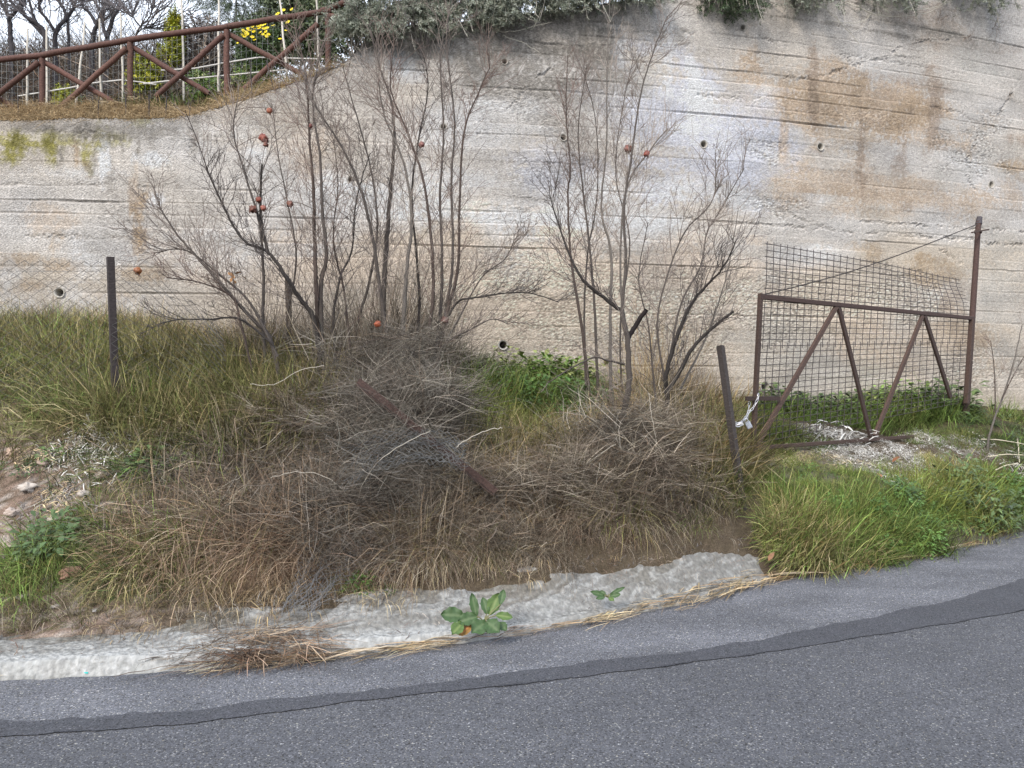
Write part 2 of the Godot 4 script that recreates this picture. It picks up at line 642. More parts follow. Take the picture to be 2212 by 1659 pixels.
func build_gutter() -> void:
	var mb := MB.new()
	var cols := 620
	var rows := 46
	for j in rows:
		for i in cols:
			var x := lerpf(-9.0, 2.35, float(i) / (cols - 1))
			var w := 0.74 * j / (rows - 1)
			var t := edge_t(x) + w * (1.0 + 0.06 * nz.get_noise_2d(x * 50.0, 5.0)) + 0.01
			var top := gutter_top(x)
			var lip := lerpf(0.095, 0.06, smooth(-1.2, 0.6, x)) + 0.015 * nz.get_noise_2d(x * 60.0, 11.0)
			var y := lip * smooth(0.0, 0.05, w) - 0.015 + maxf(top - lip, 0.01) * clampf((w - 0.14) / 0.42, 0.0, 1.1)
			var ragged := nz.get_noise_2d(x * 90.0, w * 220.0)
			y += (0.008 * ragged + 0.004 * nfine.get_noise_2d(x * 60.0, w * 60.0)) * smooth(0.0, 0.06, w)
			var broken := smooth(0.1, 0.35, nz.get_noise_2d(x * 70.0 + 77.0, w * 160.0) + 0.5 * smooth(0.2, 0.5, w) - 0.18)
			y -= 0.014 * broken
			var grime := smooth(-0.1, 0.35, nz.get_noise_2d(x * 28.0 + 900.0, w * 60.0))
			var end := smooth(2.0, 2.35, x + 0.15 * nz.get_noise_2d(w * 300.0, 9.0))
			y -= 0.25 * end
			var k := 0.36 + 0.12 * nz.get_noise_2d(x * 45.0, w * 150.0 + 70.0) + 0.05 * nfine.get_noise_2d(x * 45.0, w * 45.0)
			var pale := smooth(0.22, 0.12, w + 0.05 * ragged) * smooth(0.2, -0.6, x - 0.2)
			var col := Color(k, k * 0.985, k * 0.94).lerp(Color(0.58, 0.58, 0.565), pale * 0.75 * clampf(1.0 + 1.6 * nz.get_noise_2d(x * 60.0, w * 200.0 + 40.0), 0.3, 1.0))
			col = col.lerp(Color(0.225, 0.205, 0.175), broken * 0.75 * (1.0 - 0.7 * pale))
			col = col.lerp(Color(0.24, 0.225, 0.20), grime * 0.55 * (1.0 - 0.8 * pale))
			var flake := smooth(0.18, 0.3, nfine.get_noise_2d(x * 28.0 + 40.0, w * 50.0)) * (1.0 - pale)
			col = col.lerp(Color(0.6, 0.6, 0.58), flake * 0.4)
			var moss := smooth(0.05, 0.3, nz.get_noise_2d(x * 80.0 + 300.0, w * 120.0)) * smooth(0.3, 0.6, w)
			col = col.lerp(Color(0.15, 0.13, 0.09), moss * 0.6)
			mb.vert(Vector3(x, y, -t), Vector3.UP, col)
	mb.sheet(cols, rows)
	mb.smooth_normals()
	struct("concrete_gutter", mb.mesh(), M.gutter, "broken pale concrete gutter at the road's edge")

func build_bank() -> void:
	var mb := MB.new()
	var cols := 440
	var rows := 190
	for j in rows:
		for i in cols:
			var x := lerpf(-11.5, 13.5, float(i) / (cols - 1))
			var s := float(j) / (rows - 1)
			var e := edge_t(x) - 0.02
			var t := lerpf(e, wall_t(x) + 0.3, s)
			var w := t - e
			var y := bank(x, t)
			if x < 2.6:
				y -= 0.12 * smooth(0.56, 0.3, w) * smooth(2.6, 2.1, x)
			y = minf(y, lerpf(y, -0.03 + w * 0.4, smooth(0.4, 0.0, w)))
			y += 0.012 * nfine.get_noise_2d(x * 100.0, t * 100.0)
			var a := nz.get_noise_2d(x * 60.0, t * 60.0 + 50.0)
			var b := nfine.get_noise_2d(x * 50.0 + 9.0, t * 50.0)
			var col := Color(0.13, 0.098, 0.066).lerp(Color(0.19, 0.15, 0.105), clampf(0.5 + a, 0.0, 1.0))
			var clay := smooth(-1.6, -2.7, x + 0.35 * a) * smooth(7.3, 6.5, t)
			col = col.lerp(Color(0.40, 0.285, 0.225), clay * clampf(0.65 + 1.2 * b, 0.0, 1.0))
			col = col.lerp(Color(0.48, 0.41, 0.36), clay * smooth(0.15, 0.35, b))
			var drive := smooth(1.9, 2.6, x) * smooth(9.6, 8.8, t) * smooth(7.4, 8.1, t)
			col = col.lerp(Color(0.24, 0.22, 0.18), drive * clampf(0.6 + b, 0.0, 1.0))
			col *= 0.85 + 0.5 * clampf(b + 0.3, 0.0, 0.6)
			mb.vert(Vector3(x, y, -t), Vector3.UP, col)
	mb.sheet(cols, rows)
	mb.smooth_normals()
	struct("bank", mb.mesh(), M.soil, "sloping earth bank between road and wall")

# ---------------------------------------------------------------- the board-marked retaining wall
const DRAINS := [[1087, 745, 0.052], [1653, 835, 0.062], [1520, 312, 0.043], [1772, 317, 0.045], [2141, 399, 0.045], [129, 632, 0.05], [958, 274, 0.035], [1217, 297, 0.038], [757, 388, 0.03], [1090, 133, 0.035], [1605, 60, 0.035]]
# stains: pixel centre, half sizes in pixels, colour, strength, how streaky downwards
const STAINS := [
	[1850, 200, 170, 75, "tan", 0.85], [1900, 260, 190, 70, "tan", 0.75], [1780, 240, 90, 80, "ochre", 0.45], [1950, 230, 60, 70, "ochre", 0.5], [2060, 90, 80, 60, "brown", 0.35], [1960, 175, 120, 30, "brown", 0.4],
	[1870, 400, 200, 60, "tan", 0.55], [1700, 430, 140, 40, "tan", 0.6], [1960, 430, 130, 40, "tan", 0.6], [2050, 380, 40, 40, "grey", 0.4],
	[1420, 250, 110, 120, "blue", 0.65], [1560, 300, 130, 110, "blue", 0.7], [1500, 210, 60, 50, "white", 0.6], [1470, 400, 200, 35, "white", 0.5], [1620, 360, 70, 50, "blue", 0.6], [1180, 380, 110, 60, "blue", 0.45], [1120, 470, 140, 45, "white", 0.5], [1340, 460, 120, 50, "white", 0.4], [1160, 380, 60, 40, "blue", 0.5],
	[1100, 640, 330, 140, "peach", 0.55], [1450, 570, 240, 70, "peach", 0.6], [1350, 700, 200, 90, "peach", 0.5], [1180, 560, 170, 30, "peach", 0.5], [1330, 400, 40, 30, "peach", 0.5], [820, 560, 160, 60, "peach", 0.4],
	[1100, 120, 190, 90, "dark", 0.7], [1280, 150, 130, 90, "dark", 0.55], [900, 110, 120, 50, "dark", 0.5], [1450, 70, 130, 35, "dark", 0.5], [1750, 45, 160, 30, "dark", 0.7], [1980, 60, 150, 35, "dark", 0.65], [1130, 210, 60, 70, "dark", 0.35], [1240, 230, 80, 90, "dark", 0.4], [700, 240, 120, 80, "dark", 0.35],
	[900, 150, 60, 30, "white", 0.5], [870, 130, 30, 35, "white", 0.5], [1400, 110, 30, 40, "white", 0.5], [1330, 180, 90, 40, "grey", 0.4],
	[2110, 150, 70, 80, "grey", 0.5], [2130, 330, 50, 50, "grey", 0.4], [2190, 360, 60, 30, "ochre", 0.6], [2195, 300, 30, 20, "brown", 0.5], [2180, 420, 40, 40, "tan", 0.5], [2150, 620, 70, 130, "grey", 0.4], [2110, 720, 60, 60, "ochre", 0.5], [2060, 640, 40, 80, "brown", 0.4], [2000, 590, 60, 30, "ochre", 0.5], [1880, 545, 45, 28, "ochre", 0.5], [2010, 560, 40, 14, "ochre", 0.6],
	[1750, 560, 90, 25, "white", 0.4], [1800, 660, 180, 60, "peach", 0.5], [1950, 740, 160, 60, "tan", 0.45], [1780, 780, 160, 60, "grey", 0.35], [1700, 720, 110, 60, "grey", 0.3],
	[75, 312, 90, 26, "moss", 1.0], [35, 318, 26, 34, "moss", 0.9], [110, 325, 16, 40, "moss", 0.9], [150, 305, 60, 20, "moss", 0.6], [215, 315, 14, 40, "moss", 0.6], [270, 300, 30, 16, "moss", 0.5], [165, 335, 10, 50, "ochre", 0.7], [240, 360, 9, 60, "dark", 0.5], [330, 300, 8, 60, "dark", 0.45], [420, 290, 10, 60, "dark", 0.4], [1760, 190, 14, 120, "brown", 0.6], [1860, 300, 10, 110, "brown", 0.55], [1950, 330, 16, 120, "brown", 0.5], [2020, 240, 18, 130, "brown", 0.55], [1690, 260, 10, 110, "tan", 0.6], [1620, 130, 16, 70, "tan", 0.6], [1340, 120, 18, 60, "white", 0.7], [1450, 150, 16, 90, "white", 0.7], [1500, 190, 14, 90, "white", 0.7], [1300, 420, 60, 40, "white", 0.6], [900, 420, 120, 60, "white", 0.5], [1000, 260, 120, 60, "white", 0.4], [1570, 430, 120, 26, "white", 0.7], [1200, 470, 200, 24, "white", 0.6], [185, 330, 16, 40, "moss", 0.7], [245, 295, 20, 26, "moss", 0.55], [330, 265, 40, 14, "moss", 0.4], [130, 340, 9, 35, "dark", 0.9], [205, 340, 8, 34, "dark", 0.8], [298, 318, 6, 26, "dark", 0.8], [170, 290, 40, 25, "dark", 0.5], [260, 285, 150, 18, "dark", 0.6], [60, 280, 80, 10, "dark", 0.5], [265, 310, 5, 30, "dark", 0.6],
	[220, 350, 14, 45, "white", 0.8], [165, 320, 10, 30, "tan", 0.5], [190, 360, 16, 16, "ochre", 0.6], [345, 345, 40, 16, "white", 0.7], [120, 375, 110, 20, "white", 0.35], [340, 430, 24, 14, "white", 0.7],
	[303, 440, 15, 50, "ochre", 0.75], [303, 520, 16, 50, "ochre", 0.85], [292, 400, 12, 70, "tan", 0.5], [120, 530, 36, 30, "ochre", 0.5], [100, 480, 50, 40, "tan", 0.4], [60, 560, 60, 20, "ochre", 0.45], [120, 575, 60, 16, "ochre", 0.5], [280, 590, 60, 26, "ochre", 0.5], [60, 615, 40, 14, "ochre", 0.4], [250, 640, 70, 20, "tan", 0.4],
	[20, 590, 40, 40, "white", 0.4], [180, 560, 30, 45, "white", 0.4], [200, 650, 80, 30, "white", 0.5], [40, 660, 50, 20, "white", 0.5],
	[470, 290, 90, 25, "grey", 0.35], [560, 300, 120, 60, "tan", 0.25], [560, 330, 40, 18, "white", 0.45], [620, 560, 200, 60, "peach", 0.35], [480, 530, 80, 60, "white", 0.3], [640, 420, 110, 60, "white", 0.3], [700, 170, 40, 30, "tan", 0.4], [690, 340, 40, 50, "tan", 0.4], [780, 440, 120, 50, "white", 0.35]]
const CRACKS := [
	[0.022, [1057, 278, 1098, 236, 1147, 174, 1199, 142]], [0.02, [1077, 194, 1116, 146, 1133, 121, 1168, 83]], [0.012, [1010, 182, 1060, 188, 1080, 193]], [0.015, [1030, 288, 1057, 278, 1075, 262]],
	[0.02, [1670, 167, 1739, 168, 1791, 160, 1843, 142, 1888, 128, 1930, 121, 2000, 125]], [0.022, [1922, 115, 1947, 101, 2000, 87, 2050, 84]], [0.02, [1826, 118, 1835, 130, 1845, 142]], [0.014, [1590, 66, 1640, 80, 1670, 92, 1690, 112]],
	[0.016, [2010, 229, 2079, 246, 2121, 278]], [0.022, [2121, 278, 2096, 330, 2079, 361, 2096, 396, 2128, 430]], [0.02, [2121, 278, 2152, 257, 2173, 222, 2185, 200]], [0.012, [2152, 275, 2172, 285]],
	[0.018, [1444, 468, 1583, 482, 1774, 493, 1826, 501, 1930, 507, 2034, 513, 2100, 516, 2130, 527, 2212, 527]], [0.016, [1791, 472, 1930, 482, 2086, 493, 2212, 500]], [0.012, [0, 396, 320, 401, 365, 403]], [0.014, [1008, 422, 1100, 428, 1175, 432]], [0.01, [1040, 445, 1180, 455]], [0.012, [1060, 474, 1145, 482]],
	[0.014, [1640, 420, 1700, 455, 1740, 480, 1800, 497]], [0.012, [1620, 320, 1680, 350, 1720, 345]], [0.012, [1020, 88, 1170, 92, 1300, 96, 1500, 100]], [0.012, [1300, 66, 1500, 72]], [0.01, [1480, 205, 1640, 214, 1600, 220]], [0.012, [2070, 770, 2130, 765, 2212, 785]], [0.014, [2030, 540, 2080, 571]], [0.014, [1900, 575, 1990, 585]], [0.01, [1640, 590, 1760, 600]],
	[0.014, [380, 398, 372, 380, 385, 370]], [0.012, [420, 300, 412, 322, 405, 345]], [0.014, [250, 475, 330, 480, 400, 505]], [0.01, [60, 510, 320, 515]], [0.012, [100, 275, 140, 290, 210, 285]], [0.014, [395, 245, 430, 240, 480, 232]]]
const ROUGH := [[1400, 680, 330, 120, 1.0], [1150, 600, 160, 90, 0.9], [1250, 760, 300, 60, 0.7], [1700, 640, 200, 60, 0.9], [1950, 640, 140, 70, 1.0], [1680, 700, 90, 60, 1.0], [1850, 260, 160, 40, 0.6], [1650, 320, 60, 40, 0.9], [2100, 330, 80, 60, 0.9], [2130, 260, 60, 40, 0.7], [1130, 230, 120, 60, 0.7], [1180, 370, 140, 50, 0.6], [1680, 445, 60, 30, 0.9], [950, 640, 100, 90, 0.8], [1900, 130, 160, 30, 0.8], [2100, 800, 120, 60, 0.8], [340, 350, 40, 20, 0.6], [240, 460, 40, 40, 0.5]]

func build_wall() -> void:
	var tint := {"tan": Color(0.66, 0.515, 0.385), "ochre": Color(0.57, 0.42, 0.27), "brown": Color(0.44, 0.335, 0.255), "blue": Color(0.72, 0.73, 0.81), "white": Color(0.90, 0.895, 0.90), "peach": Color(0.86, 0.715, 0.58), "dark": Color(0.35, 0.32, 0.28), "grey": Color(0.56, 0.54, 0.50), "moss": Color(0.40, 0.365, 0.11)}
	var xs := PackedFloat32Array()
	var x := -11.5
	while x < 13.0:
		xs.push_back(x)
		x += 0.0245 if x > -7.3 and x < 9.2 else 0.2
	var W := xs.size()
	var y0 := 0.5
	var dy := 0.0122
	var H := int((8.7 - y0) / dy)
	var hgt := PackedFloat32Array()
	hgt.resize(W * H)
	var rgh := PackedFloat32Array()
	rgh.resize(W * H)
	var col := PackedColorArray()
	col.resize(W * H)
	var wx_i := func(xx: float) -> int: return clampi(xs.bsearch(xx), 0, W - 1)
	# board rows: uneven heights
	var lines := PackedFloat32Array()
	var yy := 0.4
	while yy < 8.4:
		lines.push_back(yy)
		yy += 0.155 + 0.05 * hash1(yy, 3.0)
	# rough, pebbly pockets
	for s in ROUGH:
		var c := on_wall(s[0], s[1])
		var m := on_wall(s[0] + s[2], s[1] + s[3])
		var rx := absf(m.x - c.x)
		var ry := absf(m.y - c.y)
		for j in range(clampi(int((c.y - ry * 1.3 - y0) / dy), 0, H), clampi(int((c.y + ry * 1.3 - y0) / dy), 0, H)):
			for i in range(wx_i.call(c.x - rx * 1.3), wx_i.call(c.x + rx * 1.3)):
				var yv := y0 + j * dy
				var d := Vector2((xs[i] - c.x) / rx, (yv - c.y) / ry).length() + 0.9 * nz.get_noise_2d(xs[i] * 70.0 + 9.0, yv * 110.0)
				rgh[j * W + i] = maxf(rgh[j * W + i], s[4] * smooth(1.05, 0.55, d))
	# base colour and relief
	for j in H:
		var yv := y0 + j * dy
		for i in W:
			var xv := xs[i]
			var wob := yv + 0.012 * nz.get_noise_2d(xv * 22.0, floorf(yv * 3.0) * 50.0)
			var b := lines.bsearch(wob) - 1
			var lo := lines[b]
			var up := wob - lo
			var run := floorf((xv + 4.0 * hash1(b, 5.0)) / (1.6 + 1.5 * hash1(b, 6.0)))
			var seam := floorf((xv - 5.42) / 4.4)            # formwork panels end at upright joints
			var off := 0.009 * (hash1(b, 7.0 + seam) - 0.5) + 0.006 * (hash1(b * 3.1 + run, 8.0) - 0.5)
			var big := nz.get_noise_2d(xv * 9.0, yv * 14.0)
			var mid := nz.get_noise_2d(xv * 40.0 + 100.0, yv * 90.0)
			var fin := nfine.get_noise_2d(xv * 45.0, yv * 90.0)
			var h := off + 0.02 * big + 0.003 * mid + 0.0025 * fin
			var strength := clampf(0.55 + 1.5 * nz.get_noise_2d(xv * 14.0 + 41.0 * b, 77.0), 0.0, 1.3) * (0.15 + 1.1 * pow(hash1(b, 12.0 + seam), 1.8))
			if up < 0.02:
				h -= 0.024 * strength * (1.0 - 0.6 * up / 0.02)
			elif up < 0.045:
				h += 0.008 * strength * (0.045 - up) / 0.025
			var r := rgh[j * W + i]
			var peb := 0.0
			if r > 0.02:
				peb = ncell.get_noise_2d(xv * 32.0, yv * 46.0)
				h += r * (0.020 * peb + 0.009 * nfine.get_noise_2d(xv * 160.0, yv * 220.0))
			if i > 0 and floorf((xs[i - 1] - 5.42) / 4.4) != seam:
				h -= 0.008
			hgt[j * W + i] = h
			var k := 0.745 + 0.13 * big + 0.18 * mid + 0.17 * fin + 0.08 * (hash1(b * 1.7 + run, 21.0) - 0.5)
			k *= 1.0 + r * (0.15 * peb + 0.95 * nfine.get_noise_2d(xv * 60.0 + 31.0, yv * 130.0))
			var warm := clampf(0.5 + 0.9 * nz.get_noise_2d(xv * 16.0 + 700.0, yv * 34.0), 0.0, 1.0)
			var tide := smooth(0.0, 0.5, 1.1 * nz.get_noise_2d(xv * 13.0 + 50.0, yv * 26.0) + (3.75 - yv + 0.07 * xv) * 0.9 + 0.25 * (hash1(b, 33.0) - 0.5))   # ochre wash on the lower boards
			warm = clampf(warm + 0.9 * tide, 0.0, 1.7)
			col[j * W + i] = Color(k * 1.02, k * lerpf(0.972, 0.92, warm), k * lerpf(0.93, 0.81, warm))
	# stains
	for s in STAINS:
		var c := on_wall(s[0], s[1])
		var m := on_wall(s[0] + s[2], s[1] + s[3])
		var grow := 1.18 if s[2] > 60 else 1.0
		var rx := maxf(absf(m.x - c.x), 0.03) * grow
		var ry := absf(m.y - c.y) * grow
		var tc: Color = tint[s[4]]
		var small: bool = s[2] < 50
		for j in range(clampi(int((c.y - ry * 1.5 - y0) / dy), 0, H), clampi(int((c.y + ry * 1.5 - y0) / dy), 0, H)):
			var yv := y0 + j * dy
			var b := lines.bsearch(yv)
			var shift := 0.7 * (hash1(b, s[0]) - 0.5) * rx
			var board := 0.45 * (hash1(b * 2.3, s[1]) - 0.5)
			for i in range(wx_i.call(c.x - rx * 1.6), wx_i.call(c.x + rx * 1.6)):
				var n1 := nz.get_noise_2d(xs[i] * (110.0 if small else 36.0) + s[0], yv * (40.0 if small else 50.0))
				var n2 := nfine.get_noise_2d(xs[i] * 50.0, yv * 30.0)
				var d := Vector2((xs[i] - c.x + shift) / rx, (yv - c.y) / ry).length() + 1.2 * n1 + 0.75 * n2 + board
				var f: float = minf(s[5] * 1.25, 1.0) * smooth(1.12, 0.42, d) * clampf(0.95 + 1.1 * n2, 0.2, 1.0)
				if f > 0.01:
					var old := col[j * W + i]
					var lum := clampf((old.r + old.g + old.b) / 1.95, 0.55, 1.4)
					col[j * W + i] = old.lerp(Color(tc.r * lum, tc.g * lum, tc.b * lum), f)
	# cracks and ledges
	for cr in CRACKS:
		var a: Array = cr[1]
		for q in range(0, a.size() - 2, 2):
			var p0 := on_wall(a[q], a[q + 1])
			var p1 := on_wall(a[q + 2], a[q + 3])
			var steps := int(p0.distance_to(p1) / 0.012) + 1
			for k in steps:
				var p := p0.lerp(p1, float(k) / steps)
				p.y += 0.03 * nz.get_noise_2d(p.x * 130.0, p.y * 130.0) + 0.018 * nfine.get_noise_2d(p.x * 90.0, 5.0)
				p.x += 0.02 * nz.get_noise_2d(p.x * 130.0 + 50.0, p.y * 130.0)
				var run := nz.get_noise_2d(p.x * 110.0, p.y * 110.0 + 33.0)
				if run < -0.16:
					continue
				var depth: float = cr[0] * 0.62 * clampf(0.75 + 2.0 * run, 0.15, 1.4)
				var i: int = wx_i.call(p.x) + rng.randi_range(-1, 0)
				var j := int((p.y - y0) / dy) + rng.randi_range(-1, 1)
				var reach := 1 if rng.randf() < 0.6 else 2
				for dj in range(-reach + 1, 3):
					var at := clampi((j + dj) * W + i, 0, W * H - 1)
					if dj <= 1:
						hgt[at] = minf(hgt[at], -depth * 1.3)
					else:
						hgt[at] = maxf(hgt[at], depth * 0.4 * rng.randf())
				if rng.randf() < 0.12:                        # crumbled edge
					for q2 in 5:
						var at := clampi((j + rng.randi_range(-5, 5)) * W + i + rng.randi_range(-2, 2), 0, W * H - 1)
						hgt[at] += rng.randf_range(-0.008, 0.006)
						col[at] = col[at] * rng.randf_range(0.75, 1.2)
	# drain openings
	var holes := []
	for d in DRAINS:
		var c := on_wall(d[0], d[1])
		holes.append([c, d[2]])
	var near_hole := {}
	for hl in holes:
		var c: Vector2 = hl[0]
		for j in range(int((c.y - 0.14 - y0) / dy), int((c.y + 0.14 - y0) / dy)):
			for i in range(wx_i.call(c.x - 0.14), wx_i.call(c.x + 0.14)):
				if Vector2(xs[i] + 0.017 - c.x, y0 + (j + 0.5) * dy - c.y).length() < hl[1] + 0.008:
					near_hole[j * W + i] = true
	# mesh
	var mb := MB.new()
	var node := thing("retaining_wall", "tall board-marked concrete retaining wall with rust stains and drain holes", "wall", Vector3(0, 1.0, -11.0))
	var tops := PackedFloat32Array()
	var lows := PackedFloat32Array()
	for i in W:
		tops.push_back(wall_top(xs[i]) + 0.02 * nfine.get_noise_2d(xs[i] * 70.0, 3.0))
		lows.push_back(bank(xs[i], wall_t(xs[i])) - 0.35)
	var id := PackedInt32Array()
	id.resize(W * H)
	id.fill(-1)
	var at := func(i: int, j: int) -> int:
		var q := j * W + i
		if id[q] < 0:
			var ia := maxi(i - 1, 0)
			var ib := mini(i + 1, W - 1)
			var ja := maxi(j - 1, 0)
			var jb := mini(j + 1, H - 1)
			var gx := (hgt[j * W + ib] - hgt[j * W + ia]) / (xs[ib] - xs[ia])
			var gyy := (hgt[jb * W + i] - hgt[ja * W + i]) / ((jb - ja) * dy)
			var yv := minf(y0 + j * dy, tops[i])
			var slope := (wall_t(xs[i] + 0.05) - wall_t(xs[i] - 0.05)) / 0.1
			var no := Vector3(slope * 1.0, 0, 1).normalized()
			var tx := Vector3(1, 0, -slope).normalized()
			id[q] = mb.vert(Vector3(xs[i], yv, -wall_t(xs[i]) + hgt[q]), (no - tx * gx - Vector3.UP * gyy).normalized(), col[q])
		return id[q]
	for j in H - 1:
		var yv := y0 + j * dy
		for i in W - 1:
			if yv > maxf(tops[i], tops[i + 1]) or yv + dy < minf(lows[i], lows[i + 1]) or near_hole.has(j * W + i):
				continue
			mb.quad(at.call(i, j), at.call(i, j + 1), at.call(i + 1, j + 1), at.call(i + 1, j))
	# the rough top of the wall
	for i in W - 1:
		var z0 := -wall_t(xs[i])
		var z1 := -wall_t(xs[i + 1])
		mb.face(Vector3(xs[i], tops[i], z0 + 0.01), Vector3(xs[i], tops[i], z0 - 0.35), Vector3(xs[i + 1], tops[i + 1], z1 - 0.35), Vector3(xs[i + 1], tops[i + 1], z1 + 0.01), Color(0.2, 0.18, 0.15))
	part(node, "wall_face", mb.mesh(node.position), M.concrete)
	# drain pipes: a rim set in the wall and a tube running back into the dark
	for hl in holes:
		var c: Vector2 = hl[0]
		var r: float = hl[1]
		mb = MB.new()
		var front := Vector3(c.x, c.y, -wall_t(c.x) + 0.012)
		var slope := (wall_t(c.x + 0.05) - wall_t(c.x - 0.05)) / 0.1
		var back := Vector3(-slope, 0, -1).normalized()
		var right := Vector3(1, 0, -slope).normalized()
		var prof := [[r * 1.42, -0.03], [r * 1.36, 0.012], [r * 1.08, 0.004], [r, -0.004], [r, -2.6], [0.001, -2.6]]
		var sides := 28
		for q in prof.size() - 1:
			for a in sides:
				var w0 := TAU * a / sides
				var w1 := TAU * (a + 1) / sides
				var j0 := 1.0 + 0.06 * nfine.get_noise_2d(a * 9.0, c.x * 50.0) if q < 2 else 1.0
				var j1 := 1.0 + 0.06 * nfine.get_noise_2d(((a + 1) % sides) * 9.0, c.x * 50.0) if q < 2 else 1.0
				var ring := func(w: float, rr: float, dd: float) -> Vector3: return front + (right * cos(w) + Vector3.UP * sin(w)) * rr - back * (dd - 0.006)
				var cc := Color(0.40, 0.38, 0.34) if q < 2 else Color(0.40, 0.38, 0.34)
				mb.face(ring.call(w0, prof[q][0] * j0, prof[q][1]), ring.call(w0, prof[q + 1][0] * j0, prof[q + 1][1]), ring.call(w1, prof[q + 1][0] * j1, prof[q + 1][1]), ring.call(w1, prof[q][0] * j1, prof[q][1]), cc)
		part(node, "drain_pipe", mb.mesh(node.position), M.pipe)

# ---------------------------------------------------------------- land above the wall
func terrace(x: float, t: float) -> float:
	var d := t - wall_t(x)
	var y := wall_top(x) - 0.03 + 0.42 * smooth(0.1, 1.0, d) * smooth(-2.0, -3.5, x) + 0.1 * smooth(0.0, 0.5, d)
	var k := lerpf(-0.10, 0.30, smooth(-6.5, -3.2, x))
	y += k * maxf(d - 0.9, 0.0) * (1.0 if k < 0 or d < 8.0 else 8.0 / d)
	return y + 0.06 * nz.get_noise_2d(x * 70.0, t * 70.0) * smooth(0.0, 0.4, d)

func build_terrace() -> void:
	var mb := MB.new()
	var cols := 300
	var rows := 110
	for j in rows:
		for i in cols:
			var x := lerpf(-12.0, 13.0, float(i) / (cols - 1))
			var s := float(j) / (rows - 1)
			var t := wall_t(x) + 0.03 + 13.0 * s * s
			var a := nz.get_noise_2d(x * 60.0, t * 60.0)
			var col := Color(0.26, 0.195, 0.115).lerp(Color(0.10, 0.11, 0.05), smooth(0.8, 1.8, t - wall_t(x) + a))
			mb.vert(Vector3(x, terrace(x, t), -t), Vector3.UP, col)
	mb.sheet(cols, rows)
	mb.smooth_normals()
	struct("terrace", mb.mesh(), M.soil, "garden ground above the retaining wall")
	mb = MB.new()
	cols = 120
	rows = 50
	for j in rows:
		for i in cols:
			var x := lerpf(-95.0, 40.0, float(i) / (cols - 1))
			var t := lerpf(23.0, 95.0, float(j) / (rows - 1))
			var y := hill(x, t)
			var k := 0.8 + 0.5 * nz.get_noise_2d(x * 12.0, t * 12.0)
			mb.vert(Vector3(x, y, -t), Vector3.UP, Color(0.13 * k, 0.115 * k, 0.10 * k))
	mb.sheet(cols, rows)
	mb.smooth_normals()
	struct("hillside", mb.mesh(), M.soil, "brown wooded hillside behind the garden")

func hill(x: float, t: float) -> float:
	return 4.4 + (t - 23.0) * 0.66 + 2.2 * nz.get_noise_2d(x * 4.0, t * 4.0) - 0.10 * maxf(x + 24.0, 0.0) - 0.0035 * (t - 23.0) * (t - 23.0)
# ---------------------------------------------------------------- metalwork
const RUST := Color(0.098, 0.060, 0.050)
const IRON := Color(0.055, 0.046, 0.044)

func gate_pt(px: float, py: float, back := 0.0) -> Vector3:      # pixel -> point on the upright plane of the gate
	var a := P(1640, CY, 8.2)
	var b := P(2100, CY, 11.2)
	var d := Vector2(b.x - a.x, b.z - a.z)
	var nrm := Vector2(-d.y, d.x).normalized()
	if nrm.y > 0:
		nrm = -nrm
	var o := Vector2(a.x, a.z) + nrm * back
	var k := (px - CX) / F
	# (k t, -t) on the line o + s d
	var t := (o.x * nrm.x + o.y * nrm.y) / (k * nrm.x - nrm.y)
	return P(px, py, t)

